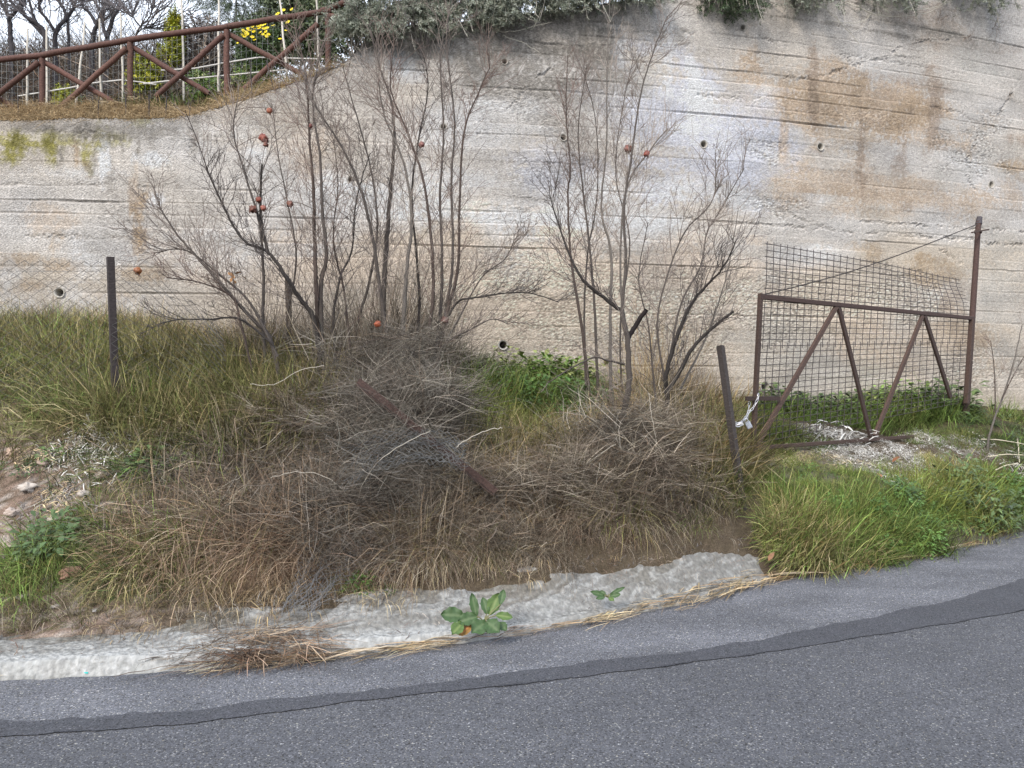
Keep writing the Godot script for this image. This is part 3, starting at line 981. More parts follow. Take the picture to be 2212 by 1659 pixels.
func build_gate() -> void:
	var across := (P(2100, CY, 11.2) - P(1640, CY, 8.2)).normalized()
	var facing := across.cross(Vector3.UP).normalized()
	var g := thing("metal_gate", "sagging rusty metal gate of V braces and wire mesh, chained shut", "gate", gate_pt(1620, 985))
	var bar := func(called: String, a: Vector3, b: Vector3, w: float, h: float, col: Color) -> void:
		var mb := MB.new()
		mb.beam(a, b, w, h, facing, col)
		part(g, called, mb.mesh(g.position), M.rust)
	bar.call("stile", gate_pt(1643, 634), gate_pt(1626, 974), 0.04, 0.052, RUST)
	bar.call("top_rail", gate_pt(1640, 641), gate_pt(2103, 688), 0.042, 0.05, RUST * 0.9)
	bar.call("bottom_rail", gate_pt(1628, 968), gate_pt(1972, 943), 0.04, 0.042, RUST)
	bar.call("brace", gate_pt(1808, 660), gate_pt(1634, 962), 0.03, 0.06, RUST * 1.25)
	bar.call("brace", gate_pt(1811, 660), gate_pt(1881, 943), 0.03, 0.062, RUST * 0.8)
	bar.call("brace", gate_pt(1993, 681), gate_pt(1889, 943), 0.03, 0.068, RUST * 1.25)
	bar.call("brace", gate_pt(1997, 681), gate_pt(2053, 858), 0.03, 0.07, RUST * 0.75)
	bar.call("latch_bar", gate_pt(1611, 861, -0.03), gate_pt(1684, 861, -0.03), 0.02, 0.046, RUST * 0.8)
	bar.call("hinge_stile", gate_pt(2099, 688), gate_pt(2087, 872), 0.06, 0.062, RUST)
	# welded mesh: rows and columns of rod, two overlapping panels; the upper corner curls away
	var mb := MB.new()
	var at := func(u: float, v: float, back: float) -> Vector3:
		var px0 := lerpf(1632, 2084, u)
		var px1 := lerpf(1655, 2097, u)
		var lo := gate_pt(px0, lerpf(958, 868, u), back)
		var hi := gate_pt(px1, lerpf(526, 603, u), back)
		var p := lo.lerp(hi, v)
		p -= facing * (0.14 * smooth(0.55, 1.0, u) * smooth(0.75, 1.0, v) + 0.012 * nz.get_noise_2d(u * 200.0, v * 120.0))
		return p
	var rows := 31
	var cols := 31
	for j in rows + 1:
		var pts := PackedVector3Array()
		for i in 25:
			pts.push_back(at.call(i / 24.0, j / float(rows), 0.035))
		mb.tube(pts, 0.0041, 0.0041, 4, IRON)
	for i in cols + 1:
		for seg in 2:
			var u := i / float(cols) + (0.0 if seg == 0 else 0.008)
			if u > 1.0:
				continue
			var pts := PackedVector3Array()
			for j in 9:
				var v := lerpf(0.0, 0.5, j / 8.0) if seg == 0 else lerpf(0.47, 1.012, j / 8.0)
				pts.push_back(at.call(u, v, 0.03 + 0.006 * seg))
			mb.tube(pts, 0.0041, 0.0041, 4, IRON)
	part(g, "wire_mesh", mb.mesh(g.position), M.wire)
	# the tall hinge post and the stay that holds the gate up
	var base := gate_pt(2086, 893, 0.02)
	var po := thing("gate_post", "tall rusty iron gate post with a capped top", "post", Vector3(base.x, bank(base.x, -base.z) - 0.02, base.z))
	mb = MB.new()
	mb.tube(PackedVector3Array([gate_pt(2086, 895, 0.06), gate_pt(2100, 690, 0.05), gate_pt(2114, 478, 0.05)]), 0.046, 0.036, 10, RUST * 1.1, Color(-1, 0, 0), true)
	part(po, "pole", mb.mesh(po.position), M.rust)
	mb = MB.new()
	mb.tube(PackedVector3Array([gate_pt(2114, 484, 0.05), gate_pt(2116, 469, 0.05)]), 0.046, 0.036, 10, Color(0.11, 0.10, 0.11), Color(-1, 0, 0), true)
	part(po, "cap", mb.mesh(po.position), M.rust)
	mb = MB.new()
	mb.tube(PackedVector3Array([gate_pt(2112.4, 503, 0.05), gate_pt(2113, 499, 0.05)]), 0.052, 0.052, 10, RUST, Color(-1, 0, 0), true)
	mb.beam(gate_pt(2100, 502, -0.03), gate_pt(2135, 496, -0.03), 0.02, 0.03, Vector3.UP, RUST)
	part(po, "clamp", mb.mesh(po.position), M.rust)
	mb = MB.new()
	var rod := PackedVector3Array()
	for k in 13:
		var f := k / 12.0
		rod.push_back(gate_pt(lerpf(1645, 2112, f), lerpf(637, 484, f), lerpf(0.0, 0.0, f)) + Vector3.DOWN * 0.07 * sin(PI * f))
	mb.tube(rod, 0.007, 0.007, 5, IRON * 1.3)
	solo("stay_rod", mb.mesh(rod[0]), M.rust, rod[0], "thin iron stay from gate post top to gate corner", "rod")
	# chain and padlock
	var ch := thing("chain", "shiny steel chain round gate stile and leaning post", "chain", P(1615, 905, 8.05))
	var path := [P(1577, 919, 7.35), P(1590, 917, 7.4), P(1601, 912, 7.7), P(1608, 905, 8.0), P(1616, 893, 8.08), P(1627, 881, 8.1), P(1637, 862, 8.1), P(1638, 850, 8.12)]
	var path2 := [P(1619, 868, 8.12), P(1617, 886, 8.1), P(1615, 902, 8.06), P(1608, 908, 7.95)]
	for pth in [path, path2]:
		var flip := 0
		for k in pth.size() - 1:
			var a: Vector3 = pth[k]
			var b: Vector3 = pth[k + 1]
			var cnt := maxi(1, int(round(a.distance_to(b) / 0.042)))
			for q in cnt:
				var c0 := a.lerp(b, float(q) / cnt)
				var c1 := a.lerp(b, float(q + 1) / cnt)
				var d := (c1 - c0).normalized()
				var s := d.cross(Vector3(0, 0, 1)).normalized() if flip % 2 == 0 else (d.cross(Vector3(0, 0, 1)).cross(d) + d.cross(Vector3(0, 0, 1)) * 0.4).normalized()
				flip += 1
				var ring := PackedVector3Array()
				for w in 13:
					var an := TAU * w / 12.0
					ring.push_back((c0 + c1) / 2 + d * cos(an) * (c0.distance_to(c1) * 0.62) + s * sin(an) * 0.0105)
				var m := MB.new()
				m.tube(ring, 0.0034, 0.0034, 5, Color(0.62, 0.62, 0.65))
				part(ch, "link", m.mesh(ch.position), M.chrome)
	for w in 9:                                                      # turns round the leaning post
		var m := MB.new()
		var ring := PackedVector3Array()
		var c := P(1589, 917, 7.3) + Vector3(0.034 * cos(w * 0.7) * 1.5, 0.012 * sin(w * 2.1), 0.05 * sin(w * 0.7))
		for q in 11:
			var an := TAU * q / 10.0
			ring.push_back(c + Vector3(cos(an) * 0.024, sin(an) * 0.010, 0.004 * sin(an * 2)))
		m.tube(ring, 0.0034, 0.0034, 5, Color(0.6, 0.6, 0.63))
		part(ch, "link", m.mesh(ch.position), M.chrome)
	var lk := thing("padlock", "steel padlock hanging from the gate chain", "padlock", P(1617, 925, 8.02))
	var m := MB.new()
	m.beam(P(1620, 925, 8.0), P(1613, 911, 8.0), 0.03, 0.055, Vector3(0, 0, 1), Color(0.55, 0.57, 0.62))
	part(lk, "body", m.mesh(lk.position), M.chrome)
	m = MB.new()
	var arc := PackedVector3Array()
	for q in 9:
		var an := PI * q / 8.0
		arc.push_back(P(1612.5, 911, 8.0) + Vector3(cos(an) * 0.018 - 0.008 * sin(an), sin(an) * 0.035 + cos(an) * 0.006, 0))
	m.tube(arc, 0.005, 0.005, 6, Color(0.75, 0.75, 0.77))
	part(lk, "shackle", m.mesh(lk.position), M.chrome)

func angle_post(called: String, label: String, top: Vector3, base: Vector3, w: float, col: Color, group := "") -> Node3D:
	# rolled L section, its corner towards the road
	var node := thing(called, label, "post", base, group)
	var d := (top - base).normalized()
	var s := Vector3(0.8, 0, -0.6)
	s = (s - d * s.dot(d)).normalized()
	var u := d.cross(s).normalized()
	if u.z > 0:
		u = -u
	var th := w * 0.14
	var mb := MB.new()
	mb.beam(base - d * 0.15 + s * w / 2, top + s * w / 2, w, th, s, col)
	mb.beam(base - d * 0.15 + u * (w / 2 + th / 2 + 0.001) + s * th / 2, top + u * (w / 2 + th / 2 + 0.001) + s * th / 2, th, w, s, col)
	part(node, "angle_bar", mb.mesh(node.position), M.rust)
	return node

func chain_link(mb: MB, surf: Callable, nu: int, nv: int, r: float, col: Color) -> void:
	# zigzag wires that hook into each other on a surface surf(u, v)
	for i in nu:
		var pts := PackedVector3Array()
		for j in nv + 1:
			var u := (i + (1.02 if (i + j) % 2 == 0 else -0.02)) / nu
			pts.push_back(surf.call(clampf(u, 0.0, 1.0), float(j) / nv))
		mb.tube(pts, r, r, 3, col)

func build_wire_fence() -> void:
	# posts
	var top := P(232, 554, 6.8)
	var base := P(244, 868, 6.8)
	base.y = bank(base.x, -base.z)
	angle_post("fence_post", "upright dark iron angle post in grass holding chain-link fence", top, base, 0.056, IRON)
	var b2 := P(624, 745, 8.7)
	b2.y = bank(b2.x, 8.7)
	var p2 := thing("wooden_post", "short weathered wooden post behind the left shrub's stems", "post", b2)
	var mb := MB.new()
	mb.tube(PackedVector3Array([b2 - Vector3.UP * 0.1, b2.lerp(P(622, 602, 8.7), 0.5) + Vector3(0.006, 0, 0), P(622, 602, 8.7)]), 0.036, 0.033, 9, Color(0.10, 0.082, 0.068), Color(-1, 0, 0), true)
	part(p2, "shaft", mb.mesh(p2.position), M.bark)
	# the fallen post lies on the brush
	mb = MB.new()
	var fa := P(774, 822, 6.0)
	var fb := P(1072, 1062, 5.84)
	var f := thing("fallen_post", "rusty flat iron post fallen at a slant across the dry brush", "post", fb)
	mb.beam(fa, fb, 0.048, 0.008, Vector3(0.6, 0.75, 0.1), RUST * 0.9)
	mb.beam(fa + Vector3(-0.018, -0.03, -0.03), fb + Vector3(-0.018, -0.03, -0.03), 0.008, 0.05, Vector3(0.6, 0.75, 0.1), RUST)
	part(f, "angle_bar", mb.mesh(f.position), M.rust)
	var rb := P(1606, 1078, 6.98)
	rb.y = minf(rb.y, bank(rb.x, 6.98) + 0.02)
	angle_post("leaning_post", "leaning dark iron angle post beside the gate, wrapped in chain", P(1557, 745, 7.35), rb, 0.05, IRON * 1.15)
	# standing chain-link: from beyond the frame to the post, then sagging on to the right
	var fn := thing("chain_link_fence", "grey chain-link fence sagging from the upright iron post", "fence", base + Vector3(-0.2, 0, 0))
	mb = MB.new()
	var left := func(u: float, v: float) -> Vector3:
		var x := lerpf(-6.6, -3.52, u)
		var t := lerpf(6.55, 6.83, u)
		var g := bank(x, t) + 0.02
		var hi := lerpf(2.82, 2.66, u) - 0.05 * sin(PI * u)
		return Vector3(x + 0.02 * nz.get_noise_2d(u * 90.0, v * 60.0), lerpf(g, hi, v), -t + 0.03 * nz.get_noise_2d(u * 130.0 + 5.0, v * 80.0))
	chain_link(mb, left, 50, 30, 0.003, Color(0.10, 0.097, 0.094))
	var line := PackedVector3Array()
	for k in 20:
		line.push_back(left.call(k / 19.0, 0.93))
	mb.tube(line, 0.002, 0.002, 4, Color(0.17, 0.165, 0.16))
	part(fn, "netting", mb.mesh(fn.position), M.wire)
	mb = MB.new()
	var right := func(u: float, v: float) -> Vector3:
		var x := lerpf(-3.46, -2.55, u)
		var t := lerpf(6.83, 7.0, u)
		var g := bank(x, t) + 0.02
		var hi := lerpf(2.62, 2.05, u * u * 0.9 + 0.1 * u)
		return Vector3(x + 0.03 * nz.get_noise_2d(u * 60.0, v * 60.0), lerpf(g, hi, v), -t + 0.06 * nz.get_noise_2d(u * 90.0 + 50.0, v * 80.0))
	chain_link(mb, right, 16, 30, 0.003, Color(0.10, 0.097, 0.094))
	line = PackedVector3Array()
	for k in 12:
		line.push_back(right.call(k / 11.0, 0.9))
	mb.tube(line, 0.002, 0.002, 4, Color(0.17, 0.165, 0.16))
	part(fn, "netting", mb.mesh(fn.position), M.wire, "slack netting beyond the post")
	# the collapsed part: a hump of netting over the fallen post, a tongue of it hanging down to the gutter
	var hp := P(900, 1000, 5.9)
	var heap := thing("fallen_netting", "crumpled grey wire netting heaped over the fallen post and brush", "netting", Vector3(hp.x, bank(hp.x, 5.9), hp.z))
	mb = MB.new()
	for layer in 2:
		var hump := func(u: float, v: float) -> Vector3:
			var px := lerpf(735 + 22 * layer, 1010 - 12 * layer, u)
			var py := 952 - 34 * sin(PI * u) + 12 * layer + v * (62.0 + 60.0 * (1.0 - u)) * (1.0 if layer != 1 else 0.7)
			var t := 5.74 - 0.10 * v - 0.03 * layer + 0.5 * (1.0 - v) * (1.0 - v) * 0.4
			var p := P(px, py, t)
			return p + Vector3(0.05 * nz.get_noise_2d(u * 120.0 + 30.0 * layer, v * 160.0), 0.06 * nz.get_noise_2d(u * 150.0, v * 150.0 + 60.0 * layer), 0.08 * nz.get_noise_2d(u * 140.0 + 9.0 * layer, v * 140.0))
		chain_link(mb, hump, 34, 20, 0.0019, Color(0.16, 0.157, 0.155))
	part(heap, "netting", mb.mesh(heap.position), M.wire)
	mb = MB.new()
	for layer in 2:
		var tongue := func(u: float, v: float) -> Vector3:
			var cx := lerpf(770, 640, v) + 40 * sin(v * 3.0)
			var half := lerpf(105, 42, v)
			var px := cx + (u - 0.5) * 2.0 * half
			var py := lerpf(1010, 1352, v)
			var g := ground_at(px, py)
			var p := g + Vector3(0, 0.13 + 0.05 * layer, 0.10) * (1.0 - 0.5 * v)
			return p + Vector3(0.06 * nz.get_noise_2d(u * 130.0 + 90.0 * layer, v * 160.0), 0.05 * nz.get_noise_2d(u * 150.0, v * 150.0 + 40.0 * layer), 0.05 * nz.get_noise_2d(u * 140.0 + 7.0, v * 140.0))
		chain_link(mb, tongue, 17, 50, 0.0019, Color(0.17, 0.165, 0.165))
	part(heap, "netting", mb.mesh(heap.position), M.wire, "darker tongue of netting hanging down to the gutter")

# ---------------------------------------------------------------- log fence and garden fence above the wall
func wobbly(a: Vector3, b: Vector3, n: int, amp: float, sd: float) -> PackedVector3Array:
	var pts := PackedVector3Array()
	for k in n + 1:
		var f := float(k) / n
		pts.push_back(a.lerp(b, f) + Vector3(nz.get_noise_2d(f * 120.0, sd), nz.get_noise_2d(f * 120.0, sd + 300.0), nz.get_noise_2d(f * 120.0, sd + 600.0)) * amp)
	return pts

func build_log_fence() -> void:
	var stain := Color(0.16, 0.080, 0.062)
	var T := 11.25
	var b0 := P(281, 206, T)
	var f := thing("log_fence", "red-brown stained log fence with crossed braces above the wall", "fence", b0)
	var log_piece := func(called: String, a: Vector3, b: Vector3, r: float, sd: float, label := "") -> void:
		var mb := MB.new()
		var k := 0.85 + 0.35 * hash1(sd, 2.0)
		mb.tube(wobbly(a, b, 14, r * 0.22, sd), r, r * 0.94, 12, Color(stain.r * k, stain.g * k, stain.b * k), Color(-1, 0, 0), true)
		part(f, called, mb.mesh(f.position), M.log, label)
	var q := 0.0
	for p in [[-105, 141, 262], [91, 121, 240], [281, 88, 220], [489, 62, 204], [708, 30, 172]]:
		log_piece.call("post", P(p[0], p[1], T), P(p[0] + 1, p[2], T), 0.042, 10.0 + p[0])
	for r in [[-260, 155, -104, 140], [-106, 140, 92, 119], [90, 119, 284, 85], [280, 85, 492, 58], [487, 58, 716, 22], [694, 24, 800, -14]]:
		q += 17.0
		log_piece.call("top_rail", P(r[0], r[1], T - 0.02), P(r[2], r[3], T - 0.02), 0.043, q)
	log_piece.call("broken_rail", P(712, 33, T), P(753, 41, T - 0.1), 0.036, 5.0, "short broken bright red rail end")
	for r in [[83, 134, -68, 256], [-98, 153, 32, 234], [-112, 154, -260, 262], [92, 132, 258, 228], [273, 104, 121, 241], [285, 101, 453, 203], [483, 76, 336, 209], [493, 73, 662, 166], [687, 52, 526, 193]]:
		q += 23.0
		var near: float = 0.045 if int(q) % 2 == 0 else -0.045
		log_piece.call("brace", P(r[0], r[1], T + near), P(r[2], r[3], T + near), 0.039, q)
	# garden fence behind: pale canes, wire squares
	T = 11.9
	var gf := thing("garden_fence", "square wire garden fence tied to pale upright canes", "fence", P(262, 222, T))
	var cane := Color(0.52, 0.48, 0.42)
	var sd := 0.0
	for c in [[59, 62, 59, 228], [101, 54, 101, 232], [184, 50, 163, 240], [214, 40, 219, 238], [261, 28, 266, 225], [392, -20, 398, 218], [473, -20, 472, 198], [603, -20, 622, 176], [683, -20, 690, 160]]:
		sd += 31.0
		var mb := MB.new()
		mb.tube(wobbly(P(c[0], c[1], T), P(c[2], c[3], T), 8, 0.018, sd), 0.013, 0.018, 7, cane * (0.85 + 0.3 * hash1(sd)), Color(-1, 0, 0), true)
		part(gf, "cane", mb.mesh(gf.position), M.straw)
	for a in [[[38, 208], [150, 190], [205, 179], [262, 173], [300, 177], [338, 183]], [[310, 181], [390, 172], [520, 160], [625, 150]], [[348, 152], [420, 148], [490, 135], [560, 124], [700, 128]], [[-20, 240], [35, 238]]]:
		var pts := PackedVector3Array()
		for p in a:
			pts.push_back(P(p[0], p[1], T + 0.03))
		var mb := MB.new()
		mb.tube(pts, 0.012, 0.011, 6, Color(0.60, 0.58, 0.55), Color(-1, 0, 0), true)
		part(gf, "cross_cane", mb.mesh(gf.position), M.straw)
	var mb := MB.new()
	var tops := func(px: float) -> float: return lerpf(108.0, 25.0, smooth(-20.0, 600.0, px)) + 8.0 * sin(px * 0.02)
	var px := -20.0
	while px < 592.0:
		var pts := PackedVector3Array()
		for k in 5:
			pts.push_back(P(px + 1.5 * nz.get_noise_1d(px * 40.0 + k), lerpf(tops.call(px), tops.call(px) + 145.0 + 0.05 * (600 - px), k / 4.0), T - 0.02))
		mb.tube(pts, 0.0022, 0.0022, 3, Color(0.24, 0.25, 0.25))
		px += 11.5
	for k in 11:
		var pts := PackedVector3Array()
		for i in 30:
			var xx := lerpf(-20.0, 590.0, i / 29.0)
			pts.push_back(P(xx, tops.call(xx) + 15.0 * k + 2.0 * nz.get_noise_2d(xx * 8.0, k * 40.0), T - 0.02))
		mb.tube(pts, 0.0022, 0.0022, 3, Color(0.24, 0.25, 0.25))
	part(gf, "wire_mesh", mb.mesh(gf.position), M.wire)
	# thin iron stakes at the wall's top
	for s in [[39, 207, 40, 262], [213, 215, 212, 258], [271, 210, 273, 248], [322, 205, 322, 240], [360, 208, 358, 242], [575, 130, 598, 205], [540, 130, 545, 205]]:
		var a := P(s[0], s[1], 10.75)
		var b := P(s[2], s[3], 10.6)
		var m := MB.new()
		m.tube(PackedVector3Array([a, b - Vector3.UP * 0.08]), 0.008, 0.009, 5, IRON, Color(-1, 0, 0), true)
		solo("iron_stake", m.mesh(b), M.rust, b, "thin rusty iron stake in the straw along the wall top", "stake", "stakes along the wall top")
# ---------------------------------------------------------------- plants
func tuft(sd: int, blades: int, h: float, wid: float, spread: float, droop: float, lean: float, segs := 4) -> MB:
	# a clump of bent blades, base at the origin; brightness varies between blades
	var r := RandomNumberGenerator.new()
	r.seed = sd
	var mb := MB.new()
	for k in blades:
		var a := r.randf() * TAU
		var out := Vector3(cos(a), 0, sin(a))
		var p := out * spread * sqrt(r.randf())
		var len := h * r.randf_range(0.3, 1.25)
		var d := (Vector3.UP + out * r.randf_range(0.05, 0.6) + Vector3(r.randf_range(-0.4, 0.4), 0, lean * r.randf_range(-0.3, 1.3))).normalized()
		var w := wid * r.randf_range(0.6, 1.3)
		var pts := PackedVector3Array()
		var ws := PackedFloat32Array()
		var dr := droop * r.randf_range(0.0, 1.9)
		for s in segs + 1:
			pts.push_back(p)
			ws.push_back(w * (1.0 - 0.85 * pow(float(s) / segs, 1.5)))
			d = (d + Vector3(r.randf_range(-0.15, 0.15), -dr / segs * (0.6 + s * 0.4), r.randf_range(-0.15, 0.15)) + out * dr * 0.25 / segs).normalized()
			p += d * len / segs
		var side := Vector3(cos(a + 1.4 + r.randf()), 0.2, sin(a + 1.4 + r.randf())).normalized()
		var c := blade_tint(r)
		mb.ribbon(pts, ws, side, c, Color(minf(c.r * 1.12, 1.0), c.g * 1.04, c.b * 0.95))
	return mb

func blade_tint(r: RandomNumberGenerator) -> Color:     # most blades middling, some bleached, some dark or reddish
	var q := r.randf()
	var b := r.randf_range(0.85, 1.15)
	if q < 0.15:
		return Color(0.98, 0.95, 0.88) * minf(b, 1.0)
	if q < 0.42:
		return Color(0.22, 0.205, 0.185) * b
	if q < 0.50:
		return Color(0.50, 0.41, 0.33) * b
	if q < 0.66:
		return Color(0.68, 0.66, 0.58) * b
	return Color(0.44, 0.44, 0.40) * b

func tangle(sd: int, strands: int, size: float, rad: float, upright: float) -> MB:
	# dead twiggy stems criss-crossing in a low mound
	var r := RandomNumberGenerator.new()
	r.seed = sd
	var mb := MB.new()
	for k in strands:
		var a := r.randf() * TAU
		var p := Vector3(r.randf_range(-0.5, 0.5), r.randf_range(-0.05, 0.3), r.randf_range(-0.5, 0.5)) * size
		var d := Vector3(cos(a), r.randf_range(-0.3, 0.5) + upright, sin(a)).normalized()
		var len := size * r.randf_range(0.5, 1.3)
		var pts := PackedVector3Array()
		for s in 4:
			pts.push_back(p)
			d = (d + Vector3(r.randf_range(-0.3, 0.3), r.randf_range(-0.35, 0.15), r.randf_range(-0.3, 0.3))).normalized()
			p += d * len / 3.0
		var c := blade_tint(r)
		var rr := rad * r.randf_range(0.6, 1.4)
		mb.ribbon(pts, PackedFloat32Array([rr * 2.0, rr * 1.9, rr * 1.5, rr * 0.7]), d.cross(Vector3(r.randf_range(-1, 1), r.randf_range(-1, 1), r.randf_range(-1, 1))).normalized(), c, c)
	return mb

func leafy(sd: int, leaves: int, size: float, height: float, leaf: float) -> MB:
	# low broad-leaved weeds: small folded leaves on short stalks
	var r := RandomNumberGenerator.new()
	r.seed = sd
	var mb := MB.new()
	for k in leaves:
		var a := r.randf() * TAU
		var q := Vector3(cos(a), 0, sin(a)) * size * sqrt(r.randf())
		q.y = height * r.randf_range(0.35, 1.0)
		var d := Vector3(cos(a + r.randf_range(-1, 1)), r.randf_range(-0.2, 0.5), sin(a + r.randf_range(-1, 1))).normalized()
		var s := d.cross(Vector3.UP).normalized()
		var l := leaf * r.randf_range(0.6, 1.25)
		var b := r.randf_range(0.55, 1.0)
		mb.ribbon(PackedVector3Array([q, q + d * l * 0.5 + Vector3.UP * l * 0.12, q + d * l - Vector3.UP * l * 0.06]), PackedFloat32Array([l * 0.14, l * 0.6, l * 0.08]), s, Color(b, b, b * 0.9), Color(b, b, b * 0.85))
		if k % 5 == 0:
			mb.tube(PackedVector3Array([Vector3(q.x * 0.4, 0, q.z * 0.4), q]), 0.0015, 0.001, 3, Color(b, b * 0.9, b * 0.7))
	return mb

func shards(sd: int, count: int, size: float, len0: float) -> MB:
	# dry fragments lying flat: chips of stem and curled leaf
	var r := RandomNumberGenerator.new()
	r.seed = sd
	var mb := MB.new()
	for k in count:
		var a := r.randf() * TAU
		var p := Vector3(r.randf_range(-1, 1), 0.0, r.randf_range(-1, 1)) * size
		p.y = r.randf_range(0.004, 0.05)
		var d := Vector3(cos(a), r.randf_range(-0.25, 0.35), sin(a)).normalized()
		var l := len0 * r.randf_range(0.3, 1.3)
		var b := r.randf_range(0.5, 1.0)
		var w := l * r.randf_range(0.04, 0.16)
		mb.ribbon(PackedVector3Array([p, p + d * l * 0.5 + Vector3.UP * l * 0.1, p + d * l]), PackedFloat32Array([w * 0.7, w, w * 0.3]), d.cross(Vector3.UP).normalized(), grey(b), grey(b))
	return mb

var pal := {}

func pick(name: String) -> Color:
	var a: Array = pal[name]
	var c: Color = a[rng.randi() % a.size()]
	var k: float = [1.45, 1.75, 2.05, 2.4][rng.randi() % 4]
	return Color(c.r * k, c.g * k, c.b * k)

# scatter: list of [px, py, rx, rt, count, palette, scale] -> transforms and colours on the bank
func scatter(spots: Array, xf: Array, cols: PackedColorArray, up_mix := 0.35, sink := 0.0, dens := 0.15) -> PackedColorArray:
	for s in spots:
		var c := ground_at(s[0], s[1])
		for k in int(s[4] * dens) + 1:
			var a := rng.randf() * TAU
			var q := pow(rng.randf(), 0.6)
			var x: float = c.x + cos(a) * q * s[2]
			var t: float = -c.z + sin(a) * q * s[3]
			if t > wall_t(x) - 0.05 or t < edge_t(x) + ((0.74 if s.size() > 7 else 0.62) if x < 2.2 else 0.08):
				continue
			var y := bank(x, t)
			var gx := (bank(x + 0.1, t) - y) / 0.1
			var gt := (bank(x, t + 0.1) - y) / 0.1
			var up := Vector3(-gx, 1, gt).normalized().lerp(Vector3.UP, up_mix).normalized()
			var sc: float = s[6] * rng.randf_range(0.6, 1.3)
			sc *= clampf(1.0 + 1.5 * nz.get_noise_2d(x * 110.0, t * 110.0), 0.5, 1.2)
			if x < 2.2:                                     # growth stays short along the gutter
				sc *= lerpf(0.45, 1.0, smooth(0.55, 1.2, t - edge_t(x)))
			var along := (x - 2.57) * 0.82 - (8.2 - t) * 0.57 * -1.0
			var off := (x - 2.57) * -0.59 + (t - 8.2) * 0.807
			if off > -0.75 and off < 0.3 and x > 2.2 and along < 3.4:           # and under the gate
				sc *= 0.42
			var b := Basis(Quaternion(Vector3.UP, up)) * Basis(Vector3.UP, rng.randf_range(-1.5, 1.5) if s.size() > 7 else rng.randf() * TAU)
			xf.append(Transform3D(b.scaled(Vector3.ONE * sc), Vector3(x, y - sink, -t)))
			cols.push_back(pick(s[5]))
	return cols

func join(protos: Array, xf: Array, cols: PackedColorArray) -> MB:
	# copies of a few clump shapes, each in its own place and colour, joined into one mesh
	var v := PackedVector3Array()
	var n := PackedVector3Array()
	var c := PackedColorArray()
	var ix := PackedInt32Array()
	var total := 0
	for i in xf.size():
		total += protos[i % protos.size()].ix.size()
	ix.resize(total)
	var w := 0
	var shade := {}
	for i in xf.size():
		var k := i % protos.size()
		var p: MB = protos[k]
		var t: Transform3D = xf[i]
		var col := cols[i]
		var key := "%d_%.2f_%.2f_%.2f" % [k, col.r, col.g, col.b]
		if not shade.has(key):
			var a := PackedColorArray()
			a.resize(p.c.size())
			for q in a.size():
				a[q] = p.c[q] * col
				a[q].a = 1.0
			shade[key] = a
		var o := v.size()
		for q in p.ix:
			ix[w] = q + o
			w += 1
		v.append_array(t * p.v)
		n.append_array(Transform3D(t.basis.orthonormalized(), Vector3.ZERO) * p.n)
		c.append_array(shade[key])
	var mb := MB.new()
	mb.v = v
	mb.n = n
	mb.c = c
	mb.ix = ix
	return mb

func stuff(called: String, label: String, protos: Array, mat: Material, xf: Array, cols: PackedColorArray) -> void:
	var mb := join(protos, xf, cols)
	var m := MeshInstance3D.new()
	m.name = numbered(called)
	m.mesh = mb.mesh()
	m.material_override = mat
	m.set_meta("kind", "stuff")
	m.set_meta("label", label)
	add_child(m)

